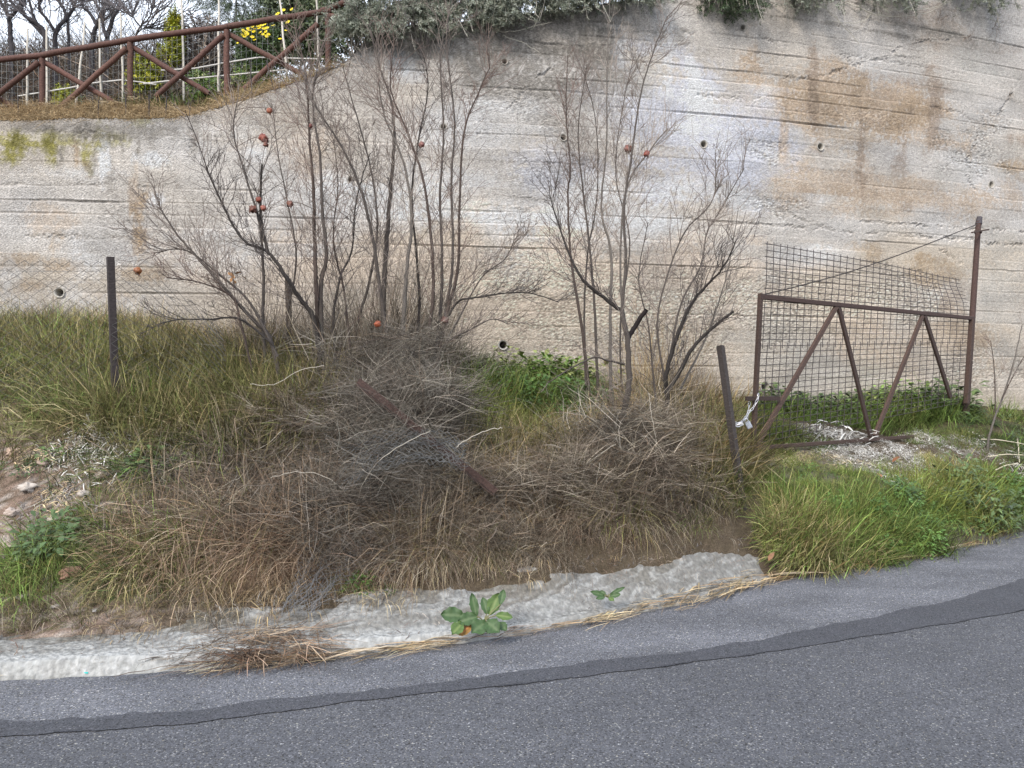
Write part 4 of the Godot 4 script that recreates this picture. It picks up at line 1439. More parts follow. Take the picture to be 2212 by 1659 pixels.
func build_growth() -> void:
	pal = {
		"dry": [Color(0.34, 0.265, 0.16), Color(0.27, 0.21, 0.13), Color(0.22, 0.165, 0.105), Color(0.40, 0.34, 0.235)],
		"olive": [Color(0.135, 0.142, 0.062), Color(0.172, 0.168, 0.082), Color(0.225, 0.20, 0.115), Color(0.105, 0.128, 0.05), Color(0.26, 0.225, 0.145)],
		"brown": [Color(0.14, 0.116, 0.10), Color(0.185, 0.158, 0.138), Color(0.112, 0.09, 0.078), Color(0.26, 0.228, 0.195)],
		"russet": [Color(0.165, 0.112, 0.085), Color(0.205, 0.152, 0.12), Color(0.145, 0.10, 0.08), Color(0.26, 0.205, 0.16)],
		"greyb": [Color(0.125, 0.111, 0.103), Color(0.165, 0.15, 0.138), Color(0.095, 0.083, 0.077), Color(0.22, 0.202, 0.185)],
		"green": [Color(0.10, 0.165, 0.044), Color(0.13, 0.20, 0.058), Color(0.09, 0.13, 0.038), Color(0.19, 0.21, 0.085)],
		"lime": [Color(0.145, 0.195, 0.055), Color(0.18, 0.22, 0.07), Color(0.135, 0.175, 0.048), Color(0.26, 0.25, 0.115)],
		"deep": [Color(0.046, 0.075, 0.03), Color(0.06, 0.088, 0.034), Color(0.04, 0.062, 0.026)],
		"clover": [Color(0.05, 0.10, 0.026), Color(0.062, 0.115, 0.03), Color(0.045, 0.082, 0.026)],
		"ash": [Color(0.36, 0.345, 0.32), Color(0.30, 0.28, 0.25), Color(0.44, 0.43, 0.405), Color(0.22, 0.20, 0.175)],
		"straw": [Color(0.42, 0.33, 0.21), Color(0.36, 0.27, 0.17), Color(0.50, 0.41, 0.28)]}
	var dry_t := [tuft(1, 82, 0.32, 0.0058, 0.29, 0.9, 0.3, 2), tuft(2, 78, 0.29, 0.0055, 0.3, 1.1, 0.2, 2), tuft(3, 82, 0.36, 0.0053, 0.29, 0.7, 0.3, 2), tuft(4, 76, 0.26, 0.006, 0.3, 1.3, 0.4, 3)]
	var drape_t := [tuft(11, 88, 0.40, 0.0044, 0.29, 1.5, 1.0, 3), tuft(12, 86, 0.46, 0.0042, 0.3, 1.8, 1.2, 3), tuft(13, 88, 0.34, 0.0046, 0.29, 1.3, 0.8, 3), tuft(14, 82, 0.50, 0.0042, 0.29, 1.6, 1.3, 3)]
	var green_t := [tuft(21, 92, 0.26, 0.0058, 0.26, 1.6, 0.5, 3), tuft(22, 92, 0.30, 0.006, 0.27, 1.9, 0.6, 3), tuft(23, 92, 0.20, 0.0055, 0.27, 1.2, 0.2, 2), tuft(24, 84, 0.32, 0.0064, 0.26, 2.2, 0.7, 3)]
	var tang := [tangle(31, 62, 0.40, 0.0017, 0.1), tangle(32, 62, 0.44, 0.0018, 0.35), tangle(33, 66, 0.36, 0.0016, 0.0), tangle(34, 56, 0.5, 0.0018, 0.7)]
	var weeds := [leafy(41, 66, 0.22, 0.10, 0.05), leafy(42, 56, 0.18, 0.16, 0.055), leafy(43, 70, 0.24, 0.08, 0.04), leafy(44, 46, 0.16, 0.22, 0.065)]
	var chips := [shards(51, 60, 0.24, 0.075), shards(52, 50, 0.26, 0.11), shards(53, 66, 0.24, 0.05)]
	# olive-brown standing grass on the upper left bank
	var xf := []
	var cols := PackedColorArray()
	cols = scatter([[420, 840, 1.2, 1.0, 900, "olive", 1.05], [600, 830, 0.9, 0.9, 700, "olive", 1.05], [420, 900, 1.1, 0.5, 700, "olive", 1.0], [600, 900, 0.8, 0.5, 600, "olive", 1.0], [330, 760, 0.9, 0.9, 450, "olive", 0.95], [700, 870, 0.5, 0.6, 350, "olive", 1.0],
		[-350, 800, 1.8, 1.6, 700, "olive", 1.0], [-250, 1000, 1.2, 0.7, 300, "olive", 0.8], [-300, 1200, 1.3, 0.5, 250, "dry", 0.7], [80, 780, 1.5, 1.4, 900, "olive", 1.05], [100, 700, 1.6, 1.0, 500, "olive", 1.05], [250, 700, 1.2, 0.8, 400, "dry", 0.9], [450, 740, 1.3, 0.8, 500, "dry", 0.9], [700, 780, 1.2, 0.8, 400, "dry", 1.0],
		[1080, 960, 0.7, 0.4, 350, "olive", 0.6], [1150, 940, 0.9, 0.5, 300, "olive", 0.55], [1080, 930, 0.9, 0.5, 350, "lime", 0.7], [1200, 980, 0.7, 0.4, 250, "olive", 0.8], [1030, 1010, 0.5, 0.4, 160, "olive", 0.8], [1500, 930, 0.6, 0.9, 520, "olive", 1.15], [1540, 1000, 0.4, 0.5, 350, "olive", 1.1], [1450, 960, 0.5, 0.6, 300, "dry", 1.2], [1300, 960, 0.7, 0.7, 350, "dry", 0.9],
		[1530, 1060, 0.4, 0.3, 250, "olive", 0.9], [1350, 1165, 1.0, 0.12, 260, "russet", 0.75], [1500, 1140, 0.6, 0.14, 200, "brown", 0.75], [1150, 1200, 0.9, 0.1, 200, "brown", 0.7], [900, 1250, 0.9, 0.1, 200, "russet", 0.7], [600, 1295, 0.8, 0.1, 200, "brown", 0.7], [250, 1335, 0.9, 0.1, 160, "olive", 0.7], [60, 1345, 0.8, 0.1, 120, "brown", 0.7], [1500, 860, 0.6, 0.8, 250, "dry", 1.1]], xf, cols)
	stuff("standing_grass", "olive and straw coloured grass standing on the bank", dry_t, M.grass, xf, cols)
	# dead grass draping down the slope to the gutter
	xf = []
	cols = PackedColorArray()
	cols = scatter([[520, 1080, 0.9, 0.5, 600, "brown", 0.85, 1], [520, 1200, 0.7, 0.3, 450, "russet", 0.8, 1], [700, 1180, 0.7, 0.35, 500, "russet", 0.85, 1], [850, 1150, 0.7, 0.4, 550, "brown", 0.9, 1], [1000, 1120, 0.7, 0.45, 550, "brown", 0.9, 1], [1150, 1120, 0.7, 0.5, 550, "brown", 0.85, 1], [1300, 1090, 0.7, 0.5, 550, "brown", 0.85, 1], [1430, 1080, 0.6, 0.45, 450, "greyb", 0.85, 1],
		[1200, 1060, 0.7, 0.4, 300, "olive", 0.8, 1], [950, 1190, 0.9, 0.15, 250, "olive", 0.7, 1], [1050, 1030, 0.6, 0.4, 300, "dry", 0.8, 1], [700, 1020, 0.7, 0.5, 450, "brown", 0.9, 1], [860, 1050, 0.6, 0.5, 450, "greyb", 0.95, 1], [400, 1050, 0.4, 0.3, 110, "greyb", 0.7, 1], [330, 1150, 0.4, 0.3, 90, "brown", 0.6, 1],
		[600, 1270, 0.5, 0.10, 130, "dry", 0.6, 1], [1050, 1205, 0.9, 0.1, 200, "dry", 0.65, 1], [1380, 1150, 0.6, 0.15, 200, "russet", 0.6, 1], [800, 1240, 0.7, 0.1, 200, "russet", 0.6, 1], [1500, 1110, 0.4, 0.3, 220, "brown", 0.8, 1]], xf, cols, 0.3)
	stuff("dead_grass", "brown dead grass draping down the slope", drape_t, M.grass, xf, cols)
	# twiggy dead brush round the shrubs
	xf = []
	cols = PackedColorArray()
	cols = scatter([[830, 900, 0.75, 0.7, 420, "greyb", 1.0], [760, 800, 0.7, 0.7, 330, "greyb", 1.1], [880, 800, 0.6, 0.7, 360, "greyb", 1.2], [900, 960, 0.6, 0.5, 260, "greyb", 0.9], [820, 1010, 0.6, 0.5, 260, "brown", 0.9], [560, 1080, 0.8, 0.4, 220, "greyb", 0.8], [640, 960, 0.5, 0.4, 150, "brown", 0.8], [450, 1020, 0.5, 0.3, 70, "greyb", 0.7],
		[1330, 1010, 0.6, 0.5, 230, "greyb", 0.95], [1420, 1010, 0.5, 0.5, 160, "brown", 0.9], [1430, 890, 0.45, 0.6, 170, "brown", 1.1], [1200, 1080, 0.7, 0.4, 170, "brown", 0.8], [700, 1190, 0.7, 0.3, 160, "russet", 0.8], [1000, 1090, 0.6, 0.4, 150, "greyb", 0.8], [600, 780, 0.8, 0.6, 130, "greyb", 1.0], [960, 740, 0.5, 0.8, 130, "brown", 1.0], [420, 850, 1.2, 0.9, 130, "dry", 0.6], [600, 860, 0.8, 0.7, 110, "dry", 0.6], [100, 800, 1.3, 1.1, 110, "dry", 0.6], [1150, 990, 0.8, 0.4, 50, "dry", 0.5], [1500, 960, 0.5, 0.7, 70, "dry", 0.7], [1100, 1130, 1.4, 0.3, 110, "dry", 0.55], [700, 1150, 1.2, 0.4, 110, "dry", 0.6]], xf, cols, 0.5, 0.02, 0.32)
	# piled up round the stems: clumps stacked above the ground [px, py, t, rx, ry, rt, count, palette, scale]
	for s in [[840, 850, 6.75, 0.42, 0.30, 0.35, 100, "greyb", 0.75], [770, 910, 6.55, 0.32, 0.28, 0.3, 60, "greyb", 0.7], [900, 880, 6.5, 0.36, 0.38, 0.3, 100, "greyb", 0.75], [860, 960, 6.15, 0.45, 0.30, 0.25, 90, "greyb", 0.75], [820, 1060, 5.85, 0.45, 0.28, 0.2, 80, "greyb", 0.7], [700, 1080, 5.75, 0.4, 0.2, 0.2, 40, "greyb", 0.65], [730, 1190, 5.45, 0.4, 0.16, 0.15, 50, "greyb", 0.6], [890, 770, 7.0, 0.40, 0.22, 0.35, 50, "greyb", 0.7],
			[1340, 960, 7.0, 0.42, 0.30, 0.3, 70, "greyb", 0.75], [1430, 930, 7.1, 0.40, 0.35, 0.3, 70, "brown", 0.8], [1400, 1030, 6.7, 0.45, 0.25, 0.25, 60, "brown", 0.75], [1250, 1060, 6.4, 0.45, 0.22, 0.25, 50, "brown", 0.7], [1480, 1030, 6.9, 0.25, 0.2, 0.2, 24, "dry", 0.6], [1100, 1060, 6.2, 0.5, 0.2, 0.25, 50, "brown", 0.7], [620, 930, 6.5, 0.3, 0.22, 0.2, 36, "brown", 0.65], [540, 1150, 5.7, 0.5, 0.16, 0.2, 50, "brown", 0.6], [950, 1150, 5.75, 0.5, 0.16, 0.2, 50, "brown", 0.6]]:
		var c := P(s[0], s[1], s[2])
		for k in int(s[6]):
			var p := c + Vector3(rng.randfn(0, 0.5) * s[3], rng.randfn(0, 0.5) * s[4], rng.randfn(0, 0.5) * s[5])
			if nz.get_noise_3d(p.x * 75.0, p.y * 75.0, p.z * 75.0) < -0.12:      # hollows
				continue
			p.y = maxf(p.y, bank(p.x, -p.z))
			xf.append(Transform3D(Basis.from_euler(Vector3(rng.randf_range(-0.6, 0.9), rng.randf() * TAU, rng.randf_range(-0.5, 0.5))).scaled(Vector3.ONE * s[8] * rng.randf_range(0.6, 1.2)), p))
			cols.push_back(pick(s[7]))
	stuff("dead_brush", "grey-brown tangle of dead twigs and stems under the shrubs", tang, M.twig, xf, cols)
	# dead stems standing upright among the living ones
	xf = []
	cols = PackedColorArray()
	var upright := [tuft(61, 30, 0.75, 0.0036, 0.20, 0.18, 0.1, 4), tuft(62, 28, 0.9, 0.0034, 0.22, 0.25, 0.0, 4), tuft(63, 36, 0.6, 0.0042, 0.22, 0.3, 0.2, 4)]
	cols = scatter([[700, 800, 0.9, 0.5, 150, "greyb", 1.1], [860, 820, 0.55, 0.5, 200, "greyb", 1.35], [930, 820, 0.35, 0.5, 120, "brown", 1.2], [620, 790, 0.7, 0.4, 90, "brown", 0.8], [800, 870, 0.5, 0.4, 120, "greyb", 1.2], [540, 780, 0.6, 0.4, 50, "greyb", 0.6],
		[1430, 880, 0.32, 0.4, 90, "dry", 1.05], [1400, 930, 0.4, 0.4, 80, "straw", 0.8], [1480, 900, 0.4, 0.4, 70, "brown", 0.9], [1340, 900, 0.3, 0.4, 40, "brown", 0.7], [1540, 930, 0.25, 0.3, 30, "dry", 0.7]], xf, cols, 0.9, 0.0, 0.35)
	stuff("upright_dead_stems", "thin dead stems standing upright round both shrubs", upright, M.twig, xf, cols)
	# fresh grass: by the driveway, at the wall's foot, on the lower left
	xf = []
	cols = PackedColorArray()
	cols = scatter([[2350, 960, 1.3, 1.0, 500, "green", 1.0], [2380, 1040, 1.1, 0.6, 350, "lime", 0.9], [2550, 930, 1.2, 1.0, 300, "olive", 1.0], [1750, 1120, 0.9, 0.5, 1200, "green", 0.85], [1900, 1125, 0.9, 0.55, 1000, "green", 0.85], [2050, 1080, 0.8, 0.6, 800, "lime", 0.9], [2080, 1030, 0.5, 0.3, 600, "lime", 1.0], [1650, 1110, 0.5, 0.45, 400, "lime", 0.8], [1700, 1170, 0.6, 0.3, 400, "olive", 0.9], [1800, 1070, 0.8, 0.4, 400, "lime", 0.5], [1740, 1150, 0.6, 0.3, 160, "dry", 0.7], [2180, 1080, 0.6, 0.6, 450, "green", 0.85], [1850, 1190, 0.6, 0.15, 300, "green", 0.8], [1980, 1165, 0.6, 0.2, 300, "green", 0.8],
		[1750, 1010, 0.7, 0.35, 500, "lime", 0.7], [1850, 1030, 0.8, 0.3, 400, "green", 0.7], [1700, 1050, 0.5, 0.3, 350, "green", 0.8], [2000, 1050, 0.6, 0.3, 300, "lime", 0.8], [1750, 900, 1.2, 0.9, 400, "green", 1.1], [1950, 890, 0.9, 0.7, 400, "green", 1.1], [2080, 930, 0.9, 0.7, 700, "green", 1.1], [2180, 960, 0.9, 0.9, 600, "deep", 1.0], [1800, 910, 0.9, 0.8, 500, "green", 0.9], [1720, 950, 0.7, 0.5, 300, "green", 0.75], [1960, 930, 0.7, 0.7, 350, "green", 0.9],
		[1020, 840, 0.7, 0.7, 450, "green", 1.15], [1030, 890, 0.6, 0.6, 350, "lime", 1.0], [1120, 860, 0.9, 0.6, 500, "green", 1.0], [1210, 870, 0.6, 0.6, 350, "green", 0.95], [1000, 790, 0.5, 0.5, 200, "deep", 1.2], [1150, 870, 0.8, 0.6, 300, "green", 0.8], [1600, 930, 0.4, 0.7, 200, "green", 1.0],
		[130, 900, 0.5, 0.3, 160, "green", 0.8], [250, 880, 0.3, 0.3, 160, "lime", 0.9], [330, 1120, 0.5, 0.35, 180, "green", 0.7], [260, 1200, 0.5, 0.3, 170, "deep", 0.7], [130, 1190, 0.4, 0.2, 90, "green", 0.7], [30, 1270, 0.5, 0.2, 130, "green", 0.75], [200, 1010, 0.4, 0.2, 70, "deep", 0.7], [40, 760, 1.0, 0.8, 260, "green", 1.0], [420, 860, 1.2, 0.7, 220, "green", 1.0], [600, 850, 0.8, 0.7, 200, "lime", 1.0], [60, 830, 1.0, 0.6, 220, "green", 0.9], [1480, 1000, 0.5, 0.5, 120, "lime", 1.0], [180, 1290, 0.9, 0.25, 170, "olive", 0.65], [60, 1220, 0.6, 0.3, 120, "green", 0.6], [330, 1230, 0.6, 0.3, 200, "olive", 0.75], [400, 1180, 0.5, 0.3, 140, "green", 0.7], [180, 790, 0.6, 0.6, 200, "lime", 1.0], [780, 1270, 0.25, 0.08, 50, "lime", 0.5], [1330, 1120, 0.3, 0.2, 90, "lime", 0.8], [1540, 1130, 0.2, 0.2, 60, "green", 0.8], [350, 1080, 0.6, 0.4, 110, "olive", 0.8], [450, 1140, 0.6, 0.3, 130, "olive", 0.8]], xf, cols)
	stuff("green_grass", "fresh green grass beside the driveway and wall", green_t, M.grass, xf, cols)
	# leafy weeds
	xf = []
	cols = PackedColorArray()
	cols = scatter([[1190, 872, 0.75, 0.6, 260, "clover", 0.9], [1110, 850, 0.7, 0.6, 120, "clover", 0.8], [1200, 830, 0.7, 0.4, 160, "green", 1.3], [1780, 900, 0.9, 0.6, 200, "deep", 1.3], [1900, 890, 0.7, 0.6, 180, "green", 1.3], [2060, 890, 0.3, 0.3, 60, "deep", 1.5], [1960, 1110, 1.1, 0.6, 90, "clover", 0.8], [2130, 1100, 0.7, 0.5, 120, "deep", 1.0], [2190, 1110, 0.6, 0.5, 90, "clover", 0.9], [1930, 1160, 0.6, 0.3, 60, "clover", 0.8], [140, 1180, 0.2, 0.12, 26, "deep", 0.8], [330, 1000, 0.3, 0.2, 14, "deep", 0.7], [780, 1275, 0.2, 0.05, 25, "clover", 0.7], [2150, 920, 0.8, 0.7, 160, "deep", 1.2], [1700, 900, 0.5, 0.4, 100, "deep", 1.2], [40, 1000, 0.3, 0.2, 8, "deep", 0.6]], xf, cols, 0.2, 0.0, 0.38)
	stuff("leafy_weeds", "low clover and broad-leaved weeds in the grass", weeds, M.leaf, xf, cols)
	# pale cut litter by the gate
	xf = []
	cols = PackedColorArray()
	cols = scatter([[1930, 965, 0.9, 0.5, 260, "ash", 1.0], [1880, 990, 0.7, 0.35, 220, "ash", 1.0], [2050, 960, 0.6, 0.35, 170, "ash", 1.0], [1850, 945, 0.6, 0.4, 90, "ash", 0.9], [1780, 990, 0.7, 0.3, 70, "dry", 0.9], [1900, 1020, 0.6, 0.2, 60, "ash", 0.9], [1700, 985, 0.4, 0.25, 30, "dry", 0.9], [2180, 990, 0.5, 0.4, 50, "ash", 1.1], [100, 1040, 0.8, 0.4, 26, "dry", 0.6], [80, 1130, 0.7, 0.3, 24, "greyb", 0.6], [250, 950, 0.5, 0.3, 60, "ash", 0.7], [400, 980, 0.6, 0.3, 60, "ash", 0.7]], xf, cols, 0.0, 0.0, 0.5)
	stuff("pale_litter", "ash-pale dry cuttings strewn by the gate", chips, M.straw, xf, cols)
# ---------------------------------------------------------------- bare shrubs and trees
var stem_points := PackedVector3Array()      # where fruit can hang

func bend(pts: Array, per: int, amp: float) -> PackedVector3Array:      # a smooth, slightly crooked line through points
	var out := PackedVector3Array()
	var k := pts.size()
	for i in k - 1:
		var p0: Vector3 = pts[maxi(i - 1, 0)]
		var p1: Vector3 = pts[i]
		var p2: Vector3 = pts[i + 1]
		var p3: Vector3 = pts[mini(i + 2, k - 1)]
		for s in per:
			var q := p1.cubic_interpolate(p2, p0, p3, float(s) / per)
			if out.size():
				q += Vector3(rng.randf_range(-1, 1), rng.randf_range(-1, 1), rng.randf_range(-1, 1)) * amp
			out.push_back(q)
	out.push_back(pts[k - 1])
	return out

func twig(mb: MB, p: Vector3, d: Vector3, len: float, r: float, level: int, up: float, col: Color) -> void:
	var segs := 4 if level > 0 else 3
	var pts := PackedVector3Array([p])
	var dirs := [d]
	for s in segs:
		d = (d + Vector3(rng.randf_range(-0.22, 0.22), rng.randf_range(-0.12, 0.12) + up, rng.randf_range(-0.22, 0.22))).normalized()
		p += d * len / segs
		pts.push_back(p)
		dirs.append(d)
	mb.tube(pts, r, r * 0.55, 3, col)
	if level <= 0:
		return
	var kids := rng.randi_range(1, 4) if level == 1 else rng.randi_range(3, 6)
	for k in kids:
		var f := rng.randf_range(0.2, 1.0)
		var i := clampi(int(f * segs), 0, segs - 1)
		var q := pts[i].lerp(pts[i + 1], f * segs - i)
		var ax := Vector3(rng.randf_range(-1, 1), rng.randf_range(-1, 1), rng.randf_range(-1, 1)).normalized()
		var dd: Vector3 = (dirs[i] + dirs[i].cross(ax).normalized() * rng.randf_range(0.5, 1.3)).normalized()
		twig(mb, q, dd, len * rng.randf_range(0.25, 0.55), r * 0.74, level - 1, up, col)

# a stem: pixel path [px, py, px, py ...] from distance t0 to t1, its twigs a child of it
func stem(parent: Node3D, path: Array, t0: float, t1: float, r0: float, r1: float, col: Color, twigs: int, tlen: float, bare := 0.14, called := "stem", label := "", tw := 1.0) -> void:
	var ctl := []
	var k := path.size() / 2
	var drift := 0.0
	for i in k:
		drift += rng.randf_range(-0.08, 0.08)
		ctl.append(P(path[i * 2], path[i * 2 + 1], lerpf(t0, t1, float(i) / (k - 1)) + drift))
	var pts := bend(ctl, 6, r0 * 0.18)
	var mb := MB.new()
	mb.tube(pts, r0, r1, 6, col, Color(-1, 0, 0), true)
	var o := part(parent, called, mb.mesh(parent.position), M.bark, label)
	mb = MB.new()
	var m := pts.size()
	for q in int(twigs * 0.95):
		var f := bare + (1.0 - bare) * pow(rng.randf(), 0.8)
		var i := clampi(int(f * (m - 1)), 0, m - 2)
		var p := pts[i].lerp(pts[i + 1], f * (m - 1) - i)
		var d := (pts[i + 1] - pts[i]).normalized()
		var a := rng.randf() * TAU
		var out := Vector3(cos(a), rng.randf_range(-0.1, 0.5), sin(a) * 0.8)
		out = (out - d * out.dot(d)).normalized()
		var dd := (d * rng.randf_range(0.5, 1.5) + out * rng.randf_range(0.5, 1.0)).normalized()
		var kk := rng.randf_range(0.8, 1.25)
		twig(mb, p, dd, tlen * 1.35 * rng.randf_range(0.2, 1.0) * (1.15 - 0.45 * f), rng.randf_range(0.0026, 0.0041) * tw, 1 if rng.randf() < 0.66 else 2, 0.10, Color(col.r * kk * 1.4, col.g * kk * 1.36, col.b * kk * 1.32))
	for i in range(1, m):
		stem_points.push_back(pts[i])
	if mb.v.size():
		part(o, "twigs", mb.mesh(parent.position), M.twig).set_meta("kind", "stuff")

func build_shrubs() -> void:
	var bark := Color(0.14, 0.12, 0.109)
	var dark := Color(0.068, 0.060, 0.058)
	var red := Color(0.125, 0.095, 0.084)
	var pale := Color(0.215, 0.19, 0.17)
	var b := ground_at(800, 850)
	b = Vector3(P(790, 800, 7.6).x, bank(P(790, 800, 7.6).x, 7.6), -7.6)
	var s := thing("pomegranate_shrub", "wide bare many-stemmed shrub with dried red fruit, rising from dead brush", "shrub", b)
	stem(s, [612, 860, 585, 735, 553, 697, 483, 621, 445, 577, 388, 513, 345, 450], 7.4, 7.0, 0.022, 0.006, bark, 55, 0.55)
	stem(s, [600, 770, 540, 655, 470, 590, 400, 540, 340, 545], 7.2, 6.9, 0.014, 0.004, bark, 34, 0.5)
	stem(s, [545, 800, 520, 700, 500, 640, 430, 610, 360, 600], 7.2, 6.9, 0.012, 0.004, red, 30, 0.45)
	stem(s, [700, 860, 680, 697, 648, 646, 617, 596, 579, 545, 528, 520, 484, 450, 446, 361], 7.5, 7.3, 0.026, 0.007, dark, 52, 0.6)
	stem(s, [579, 545, 563, 469, 566, 355], 7.35, 7.3, 0.016, 0.009, dark, 18, 0.4, 0.1)
	stem(s, [446, 361, 425, 300, 400, 240], 7.3, 7.2, 0.006, 0.003, bark, 10, 0.3, 0.0)
	stem(s, [575, 800, 568, 699, 569, 596, 560, 480, 530, 380, 505, 290, 512, 220], 7.6, 7.5, 0.018, 0.004, bark, 42, 0.55)
	stem(s, [690, 860, 686, 710, 683, 608, 680, 519, 677, 418, 668, 291, 661, 165, 640, 60], 7.6, 7.5, 0.026, 0.005, red, 62, 0.6)
	stem(s, [700, 860, 693, 621, 705, 558, 696, 450, 690, 330, 676, 220, 690, 120], 7.6, 7.5, 0.024, 0.005, bark, 55, 0.55)
	stem(s, [860, 860, 823, 640, 806, 520, 782, 418, 744, 329, 693, 247, 655, 190], 7.7, 7.5, 0.020, 0.005, bark, 55, 0.6)
	stem(s, [735, 860, 720, 700, 735, 600, 760, 540, 770, 430, 800, 330], 7.5, 7.4, 0.015, 0.004, dark, 44, 0.5)
	stem(s, [830, 870, 827, 677, 834, 552, 841, 442, 851, 318, 847, 228, 820, 145, 800, 60], 7.8, 7.8, 0.030, 0.005, bark, 66, 0.6)
	stem(s, [865, 870, 872, 677, 879, 580, 889, 470, 872, 352, 830, 248, 815, 160], 7.7, 7.7, 0.024, 0.005, pale, 60, 0.55)
	stem(s, [910, 870, 934, 656, 934, 552, 917, 400, 879, 283, 844, 193, 850, 100], 7.6, 7.6, 0.020, 0.004, red, 58, 0.5)
	stem(s, [930, 870, 950, 690, 955, 580, 951, 428, 958, 283, 951, 138, 960, 60], 7.7, 7.8, 0.020, 0.004, bark, 58, 0.5)
	stem(s, [925, 870, 960, 700, 989, 580, 993, 442, 1003, 283, 1037, 193, 1058, 145], 7.6, 7.6, 0.020, 0.004, red, 56, 0.5)
	stem(s, [935, 850, 965, 660, 978, 560, 975, 386, 982, 262, 965, 82, 985, -30], 7.8, 7.9, 0.018, 0.004, bark, 52, 0.5)
	stem(s, [880, 870, 905, 690, 900, 560, 890, 420, 905, 300, 925, 180, 905, 90], 7.9, 8.0, 0.017, 0.004, dark, 55, 0.5)
	stem(s, [780, 870, 770, 720, 800, 600, 815, 480, 800, 360, 770, 250, 740, 140], 7.9, 7.9, 0.017, 0.004, bark, 52, 0.5)
	stem(s, [920, 830, 975, 670, 1031, 642, 1134, 632, 1207, 653], 7.5, 7.2, 0.013, 0.004, dark, 46, 0.35)
	stem(s, [930, 800, 965, 740, 1010, 715, 1060, 690, 1100, 700], 7.4, 7.2, 0.010, 0.003, bark, 32, 0.35)
	stem(s, [940, 780, 990, 690, 1040, 600, 1090, 560, 1110, 520], 7.6, 7.5, 0.010, 0.003, bark, 34, 0.4)
	stem(s, [640, 800, 620, 700, 640, 560, 620, 430, 600, 330, 590, 240], 7.8, 7.8, 0.013, 0.003, bark, 40, 0.45)
	stem(s, [760, 800, 745, 640, 720, 520, 730, 400, 720, 300], 7.6, 7.6, 0.012, 0.003, red, 40, 0.45)
	stem(s, [590, 745, 520, 690, 450, 690, 390, 690, 345, 700], 7.2, 7.0, 0.011, 0.004, dark, 20, 0.35, 0.1)
	# the right shrub
	b = Vector3(P(1340, 960, 7.4).x, bank(P(1340, 960, 7.4).x, 7.4), -7.4)
	var s2 := thing("pomegranate_shrub", "leggy bare shrub with sawn dark stub beside the leaning post", "shrub", b)
	stem(s2, [1332, 1000, 1349, 886, 1359, 818, 1355, 734, 1343, 672], 7.4, 7.4, 0.034, 0.022, bark, 10, 0.4)
	stem(s2, [1343, 672, 1306, 644, 1264, 610, 1236, 565, 1205, 480, 1190, 430], 7.4, 7.3, 0.022, 0.005, dark, 46, 0.5, 0.0)
	stem(s2, [1355, 734, 1371, 706, 1396, 669], 7.4, 7.35, 0.026, 0.022, dark * 0.7, 0, 0.1, 0.0, "stub", "broken dark stub of a thick branch")
	stem(s2, [1349, 787, 1315, 779, 1281, 773, 1225, 800, 1180, 830], 7.4, 7.2, 0.013, 0.004, bark, 12, 0.3, 0.1)
	stem(s2, [1343, 672, 1352, 560, 1348, 451, 1365, 330, 1383, 208, 1414, 104, 1442, 35], 7.4, 7.5, 0.017, 0.004, bark, 52, 0.5, 0.1)
	stem(s2, [1355, 720, 1340, 600, 1351, 416, 1400, 330, 1442, 278], 7.5, 7.5, 0.014, 0.004, pale, 40, 0.5, 0.2)
	stem(s2, [1430, 990, 1441, 863, 1438, 812, 1466, 717, 1495, 655, 1523, 621, 1560, 580, 1590, 520], 7.5, 7.2, 0.030, 0.005, dark, 50, 0.5)
	stem(s2, [1438, 850, 1466, 807, 1489, 762, 1523, 722, 1584, 672], 7.45, 7.2, 0.022, 0.012, dark, 26, 0.4)
	stem(s2, [1440, 812, 1470, 660, 1513, 576, 1527, 503, 1548, 468, 1607, 364], 7.6, 7.6, 0.013, 0.004, bark, 42, 0.5)
	stem(s2, [1435, 820, 1420, 700, 1440, 600, 1480, 500, 1540, 430, 1545, 330], 7.7, 7.7, 0.012, 0.004, bark, 40, 0.5)
	stem(s2, [1470, 840, 1520, 740, 1550, 660, 1575, 570, 1595, 450], 7.5, 7.5, 0.011, 0.003, pale, 40, 0.45)
	stem(s2, [1425, 960, 1410, 800, 1400, 700, 1380, 600, 1400, 480], 7.8, 7.8, 0.012, 0.004, bark, 30, 0.4)
	# straight suckers further back
	b = Vector3(P(1292, 870, 8.8).x, bank(P(1292, 870, 8.8).x, 8.8), -8.8)
	var s3 := thing("sapling_clump", "clump of straight bare saplings behind the right shrub", "shrub", b)
	stem(s3, [1276, 900, 1267, 790, 1253, 683, 1236, 577, 1230, 520, 1227, 416, 1232, 364, 1223, 243, 1226, 120], 8.8, 8.8, 0.022, 0.004, red, 62, 0.55, 0.3)
	stem(s3, [1292, 890, 1287, 717, 1275, 548, 1258, 400, 1249, 278, 1268, 139], 8.9, 8.9, 0.020, 0.004, bark, 58, 0.5, 0.3)
	stem(s3, [1320, 890, 1318, 717, 1320, 548, 1299, 451, 1310, 312, 1311, 173, 1317, 0], 8.7, 8.7, 0.022, 0.004, pale, 62, 0.55, 0.3)
	stem(s3, [1270, 900, 1262, 720, 1268, 560, 1290, 420, 1285, 250, 1250, 130], 9.0, 9.0, 0.016, 0.003, bark, 50, 0.5, 0.3)
	stem(s3, [1345, 880, 1340, 700, 1360, 520, 1330, 380, 1345, 230, 1370, 120], 9.0, 9.0, 0.014, 0.003, bark, 46, 0.5, 0.3)
	# sapling at the right edge of the drive
	b = ground_at(2132, 985)
	var t0 := -b.z
	var s4 := thing("sapling", "thin grey sapling with forked stems right of the gate post", "shrub", b)
	stem(s4, [2160, 1040, 2135, 985, 2140, 930, 2165, 860, 2190, 780, 2208, 700], t0, t0, 0.020, 0.005, pale, 14, 0.4, 0.5)
